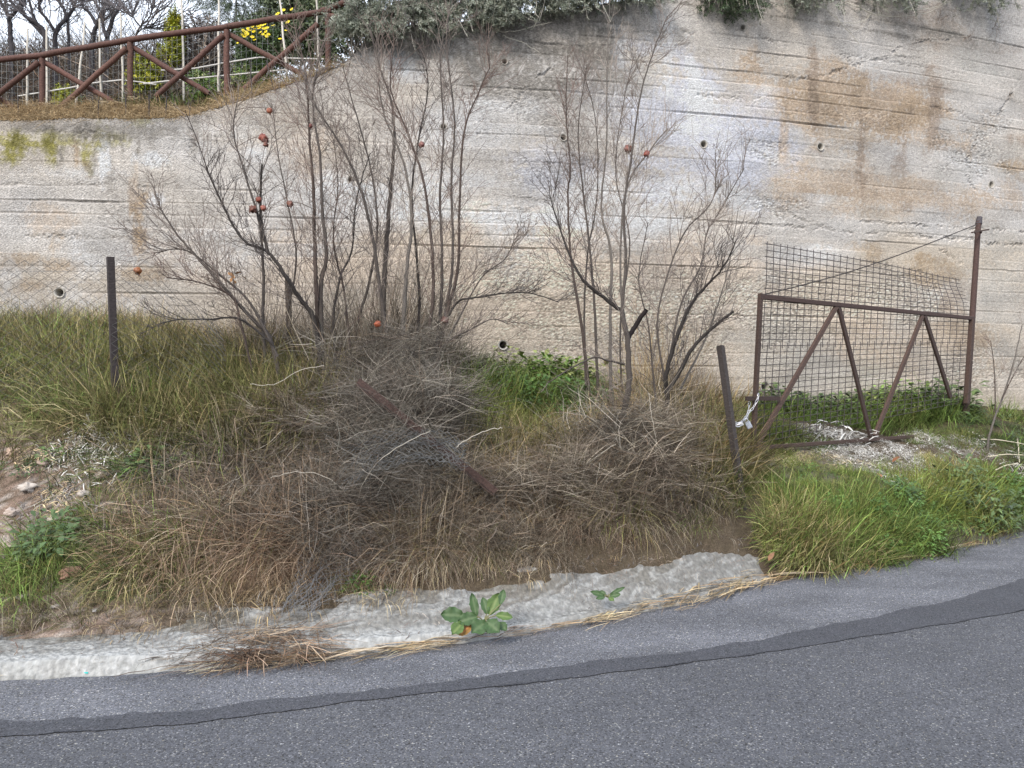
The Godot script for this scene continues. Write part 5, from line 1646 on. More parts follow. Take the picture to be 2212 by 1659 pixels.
	stem(s4, [2150, 890, 2148, 800, 2140, 735], t0, t0, 0.009, 0.003, red, 8, 0.25, 0.2)
	stem(s4, [2165, 860, 2195, 800, 2230, 740], t0, t0, 0.008, 0.003, red, 8, 0.3, 0.2)

func lump(r: float, sq: float, amp: float, sd: float, col: Color, col2: Color) -> MB:      # an uneven ball, as dried fruit
	var mb := MB.new()
	var W := 15
	var H := 10
	for j in H:
		for i in W:
			var th := PI * j / (H - 1)
			var ph := TAU * i / (W - 1)
			var d := Vector3(sin(th) * cos(ph), cos(th) * sq, sin(th) * sin(ph))
			var k := 1.0 + amp * nz.get_noise_3d(d.x * 60.0 + sd, d.y * 60.0, d.z * 60.0)
			mb.vert(d * r * k, d, col.lerp(col2, clampf(0.5 + 1.8 * nz.get_noise_3d(d.x * 90.0, d.y * 90.0 + sd, d.z * 90.0), 0.0, 1.0)))
	mb.sheet(W, H)
	mb.smooth_normals()
	return mb

func hang_fruit(px: float, py: float, t: float, r: float, open: float, col: Color, label: String) -> void:
	var c := P(px, py, t)
	var best := stem_points[0]
	for q in stem_points:
		var k := q + Vector3(0, 0.05, 0)
		if k.distance_squared_to(c) < best.distance_squared_to(c) and q.distance_to(c) > r:
			best = q
	var o := thing("pomegranate", label, "fruit", c, "dried pomegranates")
	var turn := Basis(Vector3(0, 0, 1), rng.randf_range(-0.7, 0.7)) * Basis(Vector3(1, 0, 0), rng.randf_range(0.2, 0.9))
	var skin := part(o, "skin", lump(r, 0.95, 0.25 + open, px, col, Color(col.r * 0.45, col.g * 0.5, col.b * 0.55)).mesh(), M.fruit)
	skin.basis = turn
	var mb := MB.new()
	for k in 6:                                                       # the crown
		var a := TAU * k / 6
		var d := Vector3(cos(a), 0, sin(a))
		mb.ribbon(PackedVector3Array([d * r * 0.16 - Vector3.UP * r * 0.85, d * r * 0.26 - Vector3.UP * r * 1.15, d * r * 0.42 - Vector3.UP * r * 1.38]), PackedFloat32Array([r * 0.3, r * 0.26, r * 0.03]), d.cross(Vector3.UP), col * 0.6, col * 0.5)
	part(skin, "crown", mb.mesh(), M.fruit)
	if open > 0.3:                                                    # the split rind, curled back
		mb = MB.new()
		for k in 4:
			var a := rng.randf() * TAU
			var d := Vector3(cos(a), rng.randf_range(-0.6, 0.2), sin(a)).normalized()
			mb.ribbon(PackedVector3Array([d * r * 0.8, d * r * 1.15 - Vector3.UP * r * 0.35, d * r * 1.05 - Vector3.UP * r * 0.95]), PackedFloat32Array([r * 0.9, r * 0.8, r * 0.15]), d.cross(Vector3.UP).normalized(), col * 0.5, Color(0.09, 0.05, 0.04))
		part(skin, "split_rind", mb.mesh(), M.fruit).set_meta("kind", "stuff")
	mb = MB.new()
	mb.tube(PackedVector3Array([turn * Vector3(0, r * 0.8, 0), (best - c) * 0.5 + Vector3(0, 0.03, 0), best - c]), 0.003, 0.003, 4, Color(0.14, 0.11, 0.095))
	part(o, "stalk", mb.mesh(), M.twig)

func build_fruit() -> void:
	var rd := Color(0.27, 0.075, 0.05)
	var og := Color(0.36, 0.13, 0.05)
	var br := Color(0.20, 0.075, 0.05)
	hang_fruit(582, 239, 7.4, 0.029, 0.0, Color(0.34, 0.11, 0.06), "round orange-red pomegranate highest on the wide shrub, its crown showing")
	hang_fruit(569, 298, 7.4, 0.040, 0.5, rd, "big split red pomegranate with curled rind, just below the highest one")
	hang_fruit(574, 312, 7.38, 0.024, 0.6, br, "torn brown half of pomegranate under the big split one")
	hang_fruit(671, 272, 7.5, 0.022, 0.2, Color(0.30, 0.12, 0.10), "small pinkish pomegranate against a tall reddish stem")
	hang_fruit(559, 431, 7.35, 0.028, 0.2, rd, "faded red pomegranate at the top of a cluster of three")
	hang_fruit(546, 451, 7.35, 0.034, 0.5, br, "shrivelled dark pomegranate at the shrub's side of a cluster of three")
	hang_fruit(569, 449, 7.3, 0.028, 0.2, Color(0.33, 0.115, 0.08), "brighter red pomegranate beside the shrivelled one in a cluster of three")
	hang_fruit(626, 440, 7.45, 0.030, 0.4, br, "lone dark shrivelled pomegranate between two stems beside the cluster")
	hang_fruit(297, 585, 6.9, 0.034, 0.15, og, "orange pomegranate hanging in front of the chain-link fence")
	hang_fruit(911, 312, 7.6, 0.028, 0.4, Color(0.27, 0.11, 0.09), "dull red pomegranate among the dense upright stems")
	hang_fruit(1357, 321, 7.45, 0.036, 0.3, Color(0.24, 0.085, 0.06), "larger brownish-red pomegranate of the pair on the leggy shrub")
	hang_fruit(1397, 332, 7.4, 0.030, 0.25, Color(0.30, 0.085, 0.06), "smaller bright red pomegranate of the pair on the leggy shrub")
	hang_fruit(816, 700, 7.2, 0.032, 0.1, Color(0.36, 0.09, 0.04), "vivid orange-red pomegranate low in the dead brush")
	hang_fruit(961, 692, 7.3, 0.034, 0.5, Color(0.14, 0.07, 0.055), "dark brown rotten pomegranate at the wide shrub's base stems")

func dry_leaf(p: Vector3, size: float, turn: Vector3, col: Color, label: String) -> void:
	var mb := MB.new()
	mb.ribbon(PackedVector3Array([Vector3(0, 0, 0), Vector3(size * 0.3, size * 0.12, 0), Vector3(size * 0.7, size * 0.14, 0), Vector3(size, -size * 0.02, 0)]), PackedFloat32Array([size * 0.08, size * 0.5, size * 0.42, size * 0.03]), Vector3(0, 0.35, 0.93), col, col * 0.7)
	var o := solo("dry_leaf", mb.mesh(), M.leaf, p, label, "leaf", "dry leaves")
	o.basis = Basis.from_euler(turn)

func leaf_between(a: Vector3, b: Vector3, wid: float, face: Vector3, col: Color, rib: Color) -> MB:      # a broad blunt leaf with a midrib and wavy edge
	var mb := MB.new()
	var K := 10
	var d := b - a
	var up := (face - d.normalized() * face.dot(d.normalized())).normalized()
	var side := d.normalized().cross(up)
	var sd := a.x * 91.0 + b.y * 57.0
	for i in K:
		var f := float(i) / (K - 1)
		var w := wid * pow(maxf(sin(PI * (0.06 + 0.93 * f)), 0.0), 0.6) * (0.85 + 0.3 * sin(PI * f * 0.8))
		for j in 7:
			var s := (j - 3) / 3.0
			var edge := 1.0 + (0.10 * sin(f * 23.0 + s * 2.0 + sd) + 0.05 * sin(f * 51.0 + sd)) * absf(s)
			var lift := 0.16 * wid * absf(s) + 0.09 * wid * sin(f * 14.0 + 3.0 * s + sd) * absf(s) - 0.25 * wid * f * f + 0.05 * wid * sin(f * 30.0) * (1.0 - absf(s))
			var k := 0.78 + 0.45 * hash1(i * 7.0 + sd, j)
			mb.vert(a + d * f + side * s * w * 0.5 * edge + up * lift, up, rib if j == 3 and f < 0.85 else Color(col.r * k, col.g * k, col.b * k))
	mb.sheet(7, K)
	mb.smooth_normals()
	return mb

func dock(base: Vector3, label: String, crown: Array, t: float, leaves: Array) -> void:
	var o := thing("dock_plant", label, "plant", base)
	var root := P(crown[0], crown[1], t)
	for l in leaves:              # [base px, py, tip px, py, width px, nearer m, kind]
		var a := P(l[0], l[1], t - l[5] * 0.5)
		var b := P(l[2], l[3], t - l[5])
		a.y = maxf(a.y, 0.02)
		b.y = maxf(b.y, 0.012)
		var col := Color(0.042, 0.080, 0.028) if l[6] == 0 else (Color(0.24, 0.13, 0.035) if l[6] == 2 else Color(0.068, 0.115, 0.03))
		var m := part(o, "leaf", leaf_between(a, b, l[4] / F * t, Vector3(0, 0.55, 0.83), col, Color(col.r * 1.9, col.g * 1.5, col.b * 1.9)).mesh(o.position), M.leaf, "" if l[6] < 2 else "withered yellow-brown leaf")
		var mb := MB.new()
		mb.tube(PackedVector3Array([root, (root + a) / 2 + Vector3(0, 0.008, 0), a]), 0.004, 0.003, 5, Color(0.16, 0.15, 0.07))
		part(m, "leaf_stalk", mb.mesh(o.position), M.leaf)

func build_small_things() -> void:
	var dt := 4.84
	dock(Vector3(P(1045, 1345, dt).x, 0.0, -dt), "broad-leaved dock plant growing in the gutter, one leaf withered", [1045, 1343], dt, [
		[1000, 1331, 953, 1326, 30, 0.05, 0], [1030, 1333, 990, 1342, 27, 0.08, 0], [998, 1347, 977, 1368, 24, 0.14, 1], [1018, 1349, 992, 1371, 20, 0.10, 2], [1049, 1345, 1020, 1364, 30, 0.14, 0], [1051, 1343, 1077, 1363, 30, 0.14, 0], [1079, 1346, 1093, 1360, 18, 0.10, 0], [1072, 1329, 1107, 1333, 17, 0.03, 1], [1029, 1331, 1019, 1281, 17, -0.06, 0], [1057, 1328, 1078, 1281, 26, -0.08, 1], [1081, 1306, 1088, 1273, 14, -0.08, 0], [1052, 1326, 1043, 1290, 17, -0.08, 0], [1050, 1350, 1057, 1366, 18, 0.12, 0]])
	var dt2 := 5.42
	dock(Vector3(P(1312, 1290, dt2).x, 0.03, -dt2), "small flat dock rosette in the gutter farther up the road", [1312, 1290], dt2, [
		[1305, 1286, 1276, 1278, 11, 0.04, 0], [1306, 1289, 1288, 1293, 9, 0.08, 0], [1309, 1286, 1296, 1276, 9, -0.04, 0], [1318, 1288, 1340, 1283, 11, 0.04, 0], [1318, 1284, 1350, 1268, 8, -0.02, 0], [1315, 1291, 1326, 1297, 9, 0.1, 1]])
	# reed stalks blown along the road's edge
	var reeds := [[1178, 1345, 1268, 1303], [1262, 1328, 1345, 1302], [1330, 1318, 1420, 1288], [1060, 1368, 1130, 1347], [1470, 1240, 1590, 1228], [1520, 1288, 1610, 1262], [1760, 1218, 1840, 1228], [1868, 1216, 1990, 1200], [1640, 1252, 1800, 1246], [2010, 1205, 2050, 1142], [2030, 1196, 2075, 1186], [880, 1403, 960, 1388], [660, 1425, 790, 1398], [700, 1432, 860, 1408], [1420, 1298, 1500, 1268], [1800, 1233, 1850, 1218], [1545, 1232, 1480, 1252]]
	for r in reeds:
		var ax: float = (r[0] - CX) / F
		var t0: float = EYE * F / (r[1] - CY)
		var t1: float = EYE * F / (r[3] - CY)
		var a := Vector3(ax * t0, 0.02, -t0)
		var b := Vector3((r[2] - CX) / F * t1, 0.03, -t1)
		if a.distance_to(b) > 1.3:
			b = a + (b - a).normalized() * 1.3
		var mid := (a + b) / 2 + Vector3(rng.randf_range(-0.02, 0.02), 0.02, rng.randf_range(-0.03, 0.03))
		var mb := MB.new()
		var k := rng.randf_range(0.85, 1.1)
		mb.tube(bend([a, mid, b], 4, 0.002), 0.0062, 0.004, 6, Color(0.44 * k, 0.36 * k, 0.26 * k), Color(-1, 0, 0), true)
		for w in 2:                                                  # a papery sheath peeling off it
			var d := (b - a).normalized()
			var p := a.lerp(b, 0.3 + 0.3 * w)
			var s := d.cross(Vector3.UP).normalized()
			mb.ribbon(PackedVector3Array([p + Vector3.UP * 0.01, p + d * 0.10 + s * 0.015 + Vector3.UP * 0.022, p + d * 0.20 + s * 0.04 + Vector3.UP * 0.012]), PackedFloat32Array([0.012, 0.02, 0.006]), s, Color(0.50 * k, 0.42 * k, 0.31 * k), Color(0.42 * k, 0.34 * k, 0.24 * k))
		solo("dry_reed", mb.mesh(a), M.straw, a, "pale dry reed stalk lying along the road's edge", "reed", "dry reeds along the road edge")
	# long bleached stalks arching over the brush
	for st in [[[735, 1052, 700, 1028, 640, 1020, 585, 1032], 5.75], [[735, 1052, 760, 1085, 776, 1120, 780, 1250], 5.7], [[765, 1105, 800, 1015, 870, 960, 930, 930], 5.65], [[985, 970, 1000, 955, 1050, 930, 1085, 925], 5.75], [[400, 1170, 440, 1110, 470, 1060, 520, 1030], 5.9], [[1420, 1010, 1415, 940, 1405, 880, 1400, 850], 6.7], [[1300, 1140, 1310, 1100, 1290, 1060, 1295, 1000], 6.3], [[255, 1110, 200, 1090, 130, 1070, 60, 1095], 5.9], [[700, 790, 650, 800, 590, 830, 540, 830], 6.6], [[430, 990, 480, 985, 560, 970, 610, 930], 6.3], [[1230, 1100, 1250, 1050, 1270, 1000, 1330, 960], 6.4]]:
		var pts := []
		var a: Array = st[0]
		for k in range(0, a.size(), 2):
			var g := ground_at(a[k], a[k + 1])
			var t: float = minf(st[1], -g.z - 0.05)
			pts.append(P(a[k], a[k + 1], t))
		var mb := MB.new()
		mb.tube(bend(pts, 5, 0.006), 0.0032, 0.002, 5, Color(0.40, 0.36, 0.30), Color(0.50, 0.46, 0.39))
		solo("dry_stalk", mb.mesh(pts[0]), M.straw, pts[0], "long bleached dry stalk arching over the brush", "stalk", "bleached stalks over the brush")
	# reeds lying by the sapling
	for r in [[2120, 962, 2215, 978], [2135, 1000, 2215, 1002], [2150, 1030, 2200, 1020], [2198, 960, 2204, 1040], [2140, 1045, 2210, 1060]]:
		var a := ground_at(r[0], r[1]) + Vector3(0, 0.08, 0)
		var b := ground_at(r[2], r[3]) + Vector3(0, 0.10, 0)
		if a.distance_to(b) > 1.0:
			b = a + (b - a).normalized()
		var mb := MB.new()
		mb.tube(bend([a, (a + b) / 2 + Vector3(0, 0.02, 0), b], 3, 0.003), 0.008, 0.006, 5, Color(0.56, 0.50, 0.38), Color(-1, 0, 0), true)
		solo("cut_reed", mb.mesh(a), M.straw, a, "pale cut reed lying in grass by the grey sapling", "reed", "cut reeds by the sapling")
	# stones and scraps on the left bank
	for s in [[155, 1248, 0.075, Color(0.30, 0.18, 0.13), "pinkish brick fragment on the bare clay bank"], [60, 1060, 0.06, Color(0.45, 0.40, 0.36), "grey-pink stone at the top of the bare clay"], [25, 1110, 0.05, Color(0.45, 0.37, 0.32), ""], [120, 1130, 0.05, Color(0.42, 0.36, 0.31), ""], [95, 1010, 0.05, Color(0.46, 0.36, 0.30), ""], [180, 1075, 0.045, Color(0.48, 0.43, 0.39), ""], [60, 1230, 0.035, Color(0.55, 0.53, 0.5), ""], [20, 1180, 0.05, Color(0.40, 0.33, 0.28), ""], [220, 1035, 0.055, Color(0.44, 0.36, 0.31), ""], [150, 975, 0.05, Color(0.48, 0.38, 0.31), ""], [30, 980, 0.06, Color(0.5, 0.37, 0.29), ""], [45, 1300, 0.035, Color(0.34, 0.30, 0.26), ""], [120, 1318, 0.025, Color(0.4, 0.37, 0.34), ""], [205, 1320, 0.02, Color(0.44, 0.42, 0.4), ""]]:
		var g := ground_at(s[0], s[1])
		var mb := lump(s[2], 0.55, 0.9, s[0] * 3.0, s[3], s[3] * 0.75)
		solo("brick_fragment" if s[0] == 155 else "stone", mb.mesh(), M.stone, g + Vector3(0, s[2] * 0.2, 0), s[4] if s[4] else "pale stone lying on the bank's bare earth", "brick" if s[0] == 155 else "stone", "" if s[4] else "stones on the bank")
	var tq: float = EYE * F / (1457 - CY)
	var scrap := MB.new()
	scrap.beam(Vector3(-0.03, 0.008, 0), Vector3(0.03, 0.008, 0.006), 0.016, 0.008, Vector3(0, 0, 1), Color(0.03, 0.42, 0.40))
	solo("plastic_scrap", scrap.mesh(), M.fruit, Vector3((181 - CX) / F * tq, 0.005, -tq), "small turquoise plastic scrap at the gutter's foot", "litter")
	for f in [[1267, 1323, 0.03, Color(0.45, 0.09, 0.04), "red piece of fallen fruit among the roadside reeds"], [1292, 1313, 0.02, Color(0.35, 0.09, 0.05), "small dark red fruit scrap behind the red roadside piece"]]:
		var t: float = EYE * F / (f[1] - CY)
		solo("fallen_fruit", lump(f[2], 0.7, 0.4, f[0], f[3], f[3] * 0.6).mesh(), M.fruit, Vector3((f[0] - CX) / F * t, f[2] * 0.6, -t), f[4], "fruit")
	dry_leaf(ground_at(1928, 1010) + Vector3(0, 0.05, 0), 0.13, Vector3(0.3, 0.5, 0.5), Color(0.24, 0.10, 0.05), "curled dark brown leaf on the pale cuttings")
	dry_leaf(ground_at(1905, 1040) + Vector3(0, 0.04, 0), 0.10, Vector3(0.5, 2.0, 0.3), Color(0.38, 0.17, 0.07), "rusty orange leaf below the pale cuttings")
	dry_leaf(ground_at(1685, 978) + Vector3(0, 0.04, 0), 0.13, Vector3(0.7, 0.3, 0.5), Color(0.38, 0.29, 0.26), "pinkish grey dead leaf under the gate")
	dry_leaf(ground_at(1660, 1222) + Vector3(0, 0.04, 0), 0.09, Vector3(0.4, 0.9, 0.9), Color(0.26, 0.14, 0.08), "orange-brown leaf standing by the gutter's end")
	for k in 7:
		dry_leaf(P(490 + 5 * k + rng.randf_range(-5, 5), 588 + 7 * k * rng.randf(), 7.15), 0.075, Vector3(rng.randf() * 3, rng.randf() * 6, -1.2 + rng.randf()), Color(0.34, 0.165, 0.055), "orange-brown dead leaf hanging in a bunch on the wide shrub")

# ---------------------------------------------------------------- roadside straw
func build_straw() -> void:
	var protos := []
	for sd in 3:
		var r := RandomNumberGenerator.new()
		r.seed = 70 + sd
		var mb := MB.new()
		for k in 13:
			var p := Vector3(r.randf_range(-0.3, 0.3), r.randf_range(0.003, 0.03), r.randf_range(-0.09, 0.07))
			var a := r.randf_range(-0.7, 0.7) + (PI if r.randf() < 0.5 else 0.0)
			var d := Vector3(cos(a), r.randf_range(-0.05, 0.1), sin(a)).normalized()
			var l := r.randf_range(0.06, 0.36)
			var w := r.randf_range(0.002, 0.005) + (0.008 if r.randf() < 0.2 else 0.0)
			var c := blade_tint(r)
			mb.ribbon(PackedVector3Array([p, p + d * l * 0.5 + Vector3(0, 0.012, 0), p + d * l]), PackedFloat32Array([w, w * 1.1, w * 0.4]), d.cross(Vector3.UP).normalized(), c, c)
		protos.append(mb)
	var xf := []
	var cols := PackedColorArray()
	for run in [[-1.85, -1.05, 16, "russet", 0.12, 0.8], [-1.6, -0.3, 24, "straw", 0.05, 0.8], [-0.5, 0.3, 12, "russet", 0.05, 0.6], [0.1, 2.2, 34, "straw", 0.05, 0.8], [1.2, 2.3, 14, "straw", 0.12, 0.9], [2.0, 4.6, 20, "straw", 0.06, 0.7], [2.2, 4.2, 16, "russet", 0.1, 0.7], [-6.0, -2.0, 5, "dry", 0.04, 0.4]]:
		for k in run[2]:
			var x: float = rng.randf_range(run[0], run[1])
			var t := edge_t(x) + rng.randf_range(-0.05, run[4])
			var sl := (edge_t(x + 0.1) - edge_t(x - 0.1)) / 0.2
			var b := Basis(Vector3.UP, atan(sl) + rng.randf_range(-0.2, 0.2) + (PI if rng.randf() < 0.5 else 0.0))
			xf.append(Transform3D(b.scaled(Vector3(1, 0.6, 1) * run[5] * rng.randf_range(0.7, 1.2)), Vector3(x, 0.012 + maxf(0.0, t - edge_t(x)) * 0.4, -t)))
			cols.push_back(pick(run[3]))
	stuff("roadside_straw", "loose straw and reed leaf blown against the gutter", protos, M.straw, xf, cols)
	# the brown heap at the tongue of netting
	xf = []
	cols = PackedColorArray()
	var heap := [tangle(71, 50, 0.22, 0.0025, -0.05), tangle(72, 50, 0.26, 0.0022, 0.0)]
	for k in 26:
		var x := rng.randf_range(-1.72, -1.12)
		var t := edge_t(x) + rng.randf_range(0.0, 0.26)
		xf.append(Transform3D(Basis(Vector3.UP, rng.randf() * TAU).scaled(Vector3(1, 0.6, 1)), Vector3(x, 0.03 + 0.25 * (t - edge_t(x)), -t)))
		cols.push_back(pick("russet"))
	stuff("brush_heap", "small reddish heap of dead stems spilling from bank to road", heap, M.twig, xf, cols)
	# thin dry stems hanging over the gutter
	xf = []
	cols = PackedColorArray()
	var wisps := [tuft(81, 16, 0.30, 0.004, 0.14, 1.9, 1.4, 4), tuft(82, 14, 0.36, 0.0036, 0.16, 2.1, 1.5, 4)]
	for k in 90:
		var x := rng.randf_range(-3.4, 2.1)
		var t := edge_t(x) + rng.randf_range(0.45, 0.75)
		xf.append(Transform3D(Basis(Vector3.UP, rng.randf_range(-0.7, 0.7)).scaled(Vector3.ONE * rng.randf_range(0.6, 1.2)), Vector3(x, maxf(bank(x, t), gutter_top(x) * 0.9), -t)))
		cols.push_back(pick(["dry", "brown", "greyb"][k % 3]))
	for k in 70:                                                     # a few rooted in the gutter itself
		var x := rng.randf_range(-3.4, 2.0)
		var w := rng.randf_range(0.05, 0.4)
		xf.append(Transform3D(Basis(Vector3.UP, rng.randf() * TAU).scaled(Vector3.ONE * rng.randf_range(0.3, 0.6)), Vector3(x, 0.04 + (gutter_top(x) - 0.05) * w * 1.7, -edge_t(x) - w)))
		cols.push_back(pick(["greyb", "brown"][k % 2]))
	stuff("gutter_wisps", "thin dry stems hanging over the gutter", wisps, M.grass, xf, cols)
	xf = []
	cols = PackedColorArray()
	var crumbs := [shards(95, 26, 0.16, 0.05), shards(96, 22, 0.18, 0.08)]
	for k in 120:
		var x := rng.randf_range(-3.6, 2.1)
		var w := pow(rng.randf(), 0.6) * 0.6
		xf.append(Transform3D(Basis(Vector3(1, 0, 0), 0.35) * Basis(Vector3.UP, rng.randf() * TAU).scaled(Vector3.ONE * rng.randf_range(0.25, 0.55)), Vector3(x, 0.06 + (gutter_top(x) - 0.05) * clampf((w - 0.1) * 2.2, 0.0, 1.0), -edge_t(x) - w)))
		cols.push_back(pick(["brown", "russet", "greyb"][k % 3]) * 0.7)
	stuff("gutter_crumbs", "broken bits of dead leaf and stem on the gutter", crumbs, M.straw, xf, cols)

# ---------------------------------------------------------------- green above the wall
func sprig(sd: int, leaves: int, len: float, leaf: float, wid: float) -> MB:      # a leafy shoot along +y
	var r := RandomNumberGenerator.new()
	r.seed = sd
	var mb := MB.new()
	for k in leaves:
		var f := float(k) / leaves
		var a := k * 2.4 + r.randf()
		var d := Vector3(cos(a), r.randf_range(0.2, 1.0), sin(a)).normalized()
		var p := Vector3(0.01 * sin(f * 9.0), f * len, 0.01 * cos(f * 7.0))
		var l := leaf * r.randf_range(0.6, 1.2)
		var b := r.randf_range(0.45, 1.0)
		mb.ribbon(PackedVector3Array([p, p + d * l * 0.55, p + d * l + Vector3(0, -l * 0.1, 0)]), PackedFloat32Array([wid * 0.4, wid, wid * 0.15]), d.cross(Vector3(r.randf_range(-1, 1), 1, r.randf_range(-1, 1))).normalized(), Color(b, b, b), Color(b, b * 0.98, b * 0.92))
	mb.tube(PackedVector3Array([Vector3.ZERO, Vector3(0, len, 0)]), 0.002, 0.001, 3, Color(0.9, 0.85, 0.75))
	return mb

func aim(d: Vector3) -> Basis:
	return Basis(Quaternion(Vector3.UP, d.normalized())) * Basis(Vector3.UP, rng.randf() * TAU)

func build_wall_shrubs() -> void:
	pal["salt"] = [Color(0.135, 0.15, 0.12), Color(0.18, 0.195, 0.16), Color(0.095, 0.11, 0.085), Color(0.225, 0.235, 0.20)]
	pal["rosemary"] = [Color(0.045, 0.068, 0.034), Color(0.06, 0.08, 0.045), Color(0.035, 0.05, 0.028)]
	var sprigs := [sprig(91, 18, 0.13, 0.032, 0.010), sprig(92, 16, 0.10, 0.028, 0.011), sprig(93, 20, 0.16, 0.03, 0.009)]
	# [centre px, lowest py, half width m, stems, palette, label]
	for a in [[800, 92, 0.42, 62, "salt", "grey-green shrub spilling over the wall's step beside the log fence"], [930, 88, 0.50, 76, "salt", "dense grey-green shrub hanging lowest over the wall above the wide shrub"],
			[1070, 66, 0.50, 66, "salt", "grey-green shrub with long pale runners over a dark patch of wall"], [1210, 44, 0.5, 54, "salt", "grey-green shrub on the wall top behind the sapling tips"], [1340, 24, 0.5, 40, "salt", "thin grey-green shrub where the wall top greenery tapers off"],
			[1575, 50, 0.36, 80, "rosemary", "dark green bush drooping over the wall top"], [1730, 42, 0.55, 60, "salt", "wispy grey shrub with whitish bare runners beside the dark bush"], [1900, 34, 0.65, 66, "salt", "low grey shrub with arching white stems over the stained wall"], [2090, 32, 0.7, 60, "salt", "straggly grey shrub above the wall's long crack"]]:
		var low := on_wall(a[0], a[1])
		var x0 := low.x
		var t := wall_t(x0)
		var base := Vector3(x0, wall_top(x0) + 0.02, -t - 0.15)
		var o := thing("wall_shrub", a[5], "shrub", base, "shrubs on the wall top")
		var mb := MB.new()
		var xf := []
		var cols := PackedColorArray()
		var drop := base.y - low.y
		for k in int(a[3] * 1.6):
			var x: float = x0 + rng.randf_range(-1, 1) * a[2] * 0.7
			var p := Vector3(x, wall_top(x) + rng.randf_range(-0.02, 0.1), -wall_t(x) - rng.randf_range(0.05, 0.4))
			var runner := rng.randf() < 0.1
			var end := Vector3(x + rng.randf_range(-0.35, 0.35), low.y + drop * pow(rng.randf(), 1.6) * 1.3, -wall_t(x) + rng.randf_range(0.05, 0.42))
			if runner:
				end += Vector3(rng.randf_range(-0.5, 0.5), -0.22, 0.1)
			if k % 3 == 0:
				end.y = base.y + rng.randf_range(0.1, 0.75)
			var top := Vector3(lerpf(p.x, end.x, 0.5), maxf(p.y, end.y) + rng.randf_range(0.06, 0.28), lerpf(p.z, end.z, 0.55))
			var pts := bend([p, top, end], 6, 0.012)
			mb.tube(pts, 0.007, 0.003, 4, Color(0.42, 0.39, 0.34) if runner else Color(0.22, 0.20, 0.17))
			var m := pts.size()
			for q in (10 if runner else 22):
				var f := rng.randf_range(0.25, 1.0)
				var i := clampi(int(f * (m - 1)), 0, m - 2)
				var d := (pts[i + 1] - pts[i]).normalized() + Vector3(rng.randf_range(-1, 1), rng.randf_range(-0.4, 0.9), rng.randf_range(-0.6, 1)) * 0.9
				xf.append(Transform3D(aim(d).scaled(Vector3.ONE * (rng.randf_range(0.7, 1.25) if not runner else 0.5)), pts[i].lerp(pts[i + 1], f * (m - 1) - i)))
				cols.push_back(pick(a[4]))
		part(o, "stems", mb.mesh(o.position), M.twig)
		part(o, "foliage", join(sprigs, xf, cols).mesh(o.position), M.leaf)
	# long whitish runners hanging on the right
	for r in [[1760, 5, 1800, 45, 1850, 100], [1650, -5, 1700, 25, 1770, 10], [1860, 0, 1930, 28, 2010, 22, 2060, -10], [1820, 5, 1900, 40, 1990, 35, 2050, 5], [1880, 30, 1850, 55, 1780, 52], [1060, 60, 1075, 72, 1110, 75, 1190, 55], [1085, 80, 1120, 95, 1165, 120]]:
		var pts := []
		for k in range(0, r.size(), 2):
			var w := on_wall(r[k], r[k + 1])
			pts.append(Vector3(w.x, w.y, -wall_t(w.x) + 0.10))
		var w0 := on_wall(r[0], 10)
		pts[0] = Vector3(pts[0].x, pts[0].y, -wall_t(w0.x) + 0.03)
		var mb := MB.new()
		mb.tube(bend(pts, 6, 0.01), 0.007, 0.004, 5, Color(0.45, 0.42, 0.36))
		var o := thing("trailing_stem", "bare whitish stem trailing down the wall face from the shrubs above", "stem", pts[0], "stems trailing down the wall")
		part(o, "stem", mb.mesh(o.position), M.twig)
	# dry tufts rooted in the wall's cracks
	for a in [[1885, 358, "greyb", 0.5, "dark dry tuft rooted in a wall joint"], [1890, 413, "greyb", 0.5, "lower dark dry tuft rooted in the same wall joint"], [2090, 80, "russet", 0.9, "reddish dry grass tuft hanging at the wall's top crack"], [2150, 60, "russet", 1.2, "reddish dry grass hanging in the corner below the straggly shrub"], [2030, 40, "russet", 1.0, "reddish dry grass hanging beside the arching white stems"], [2180, 205, "russet", 0.7, "reddish dry roots hanging from the wall's long crack"], [450, 250, "brown", 0.45, "small brown root tuft under the straw fringe"], [385, 400, "brown", 0.4, "small brown tuft in a wall ledge"]]:
		var w := on_wall(a[0], a[1])
		var p := Vector3(w.x, w.y, -wall_t(w.x) + 0.0)
		var pr := tuft(int(a[0]), 40, 0.26, 0.0035, 0.06, 2.2, 1.2, 3)
		var mb := join([pr], [Transform3D(Basis(Vector3(1, 0, 0), 0.9).scaled(Vector3.ONE * a[3]), Vector3.ZERO)], PackedColorArray([pick(a[2]) * 0.8]))
		solo("dry_tuft", mb.mesh(), M.grass, p, a[4], "plant")

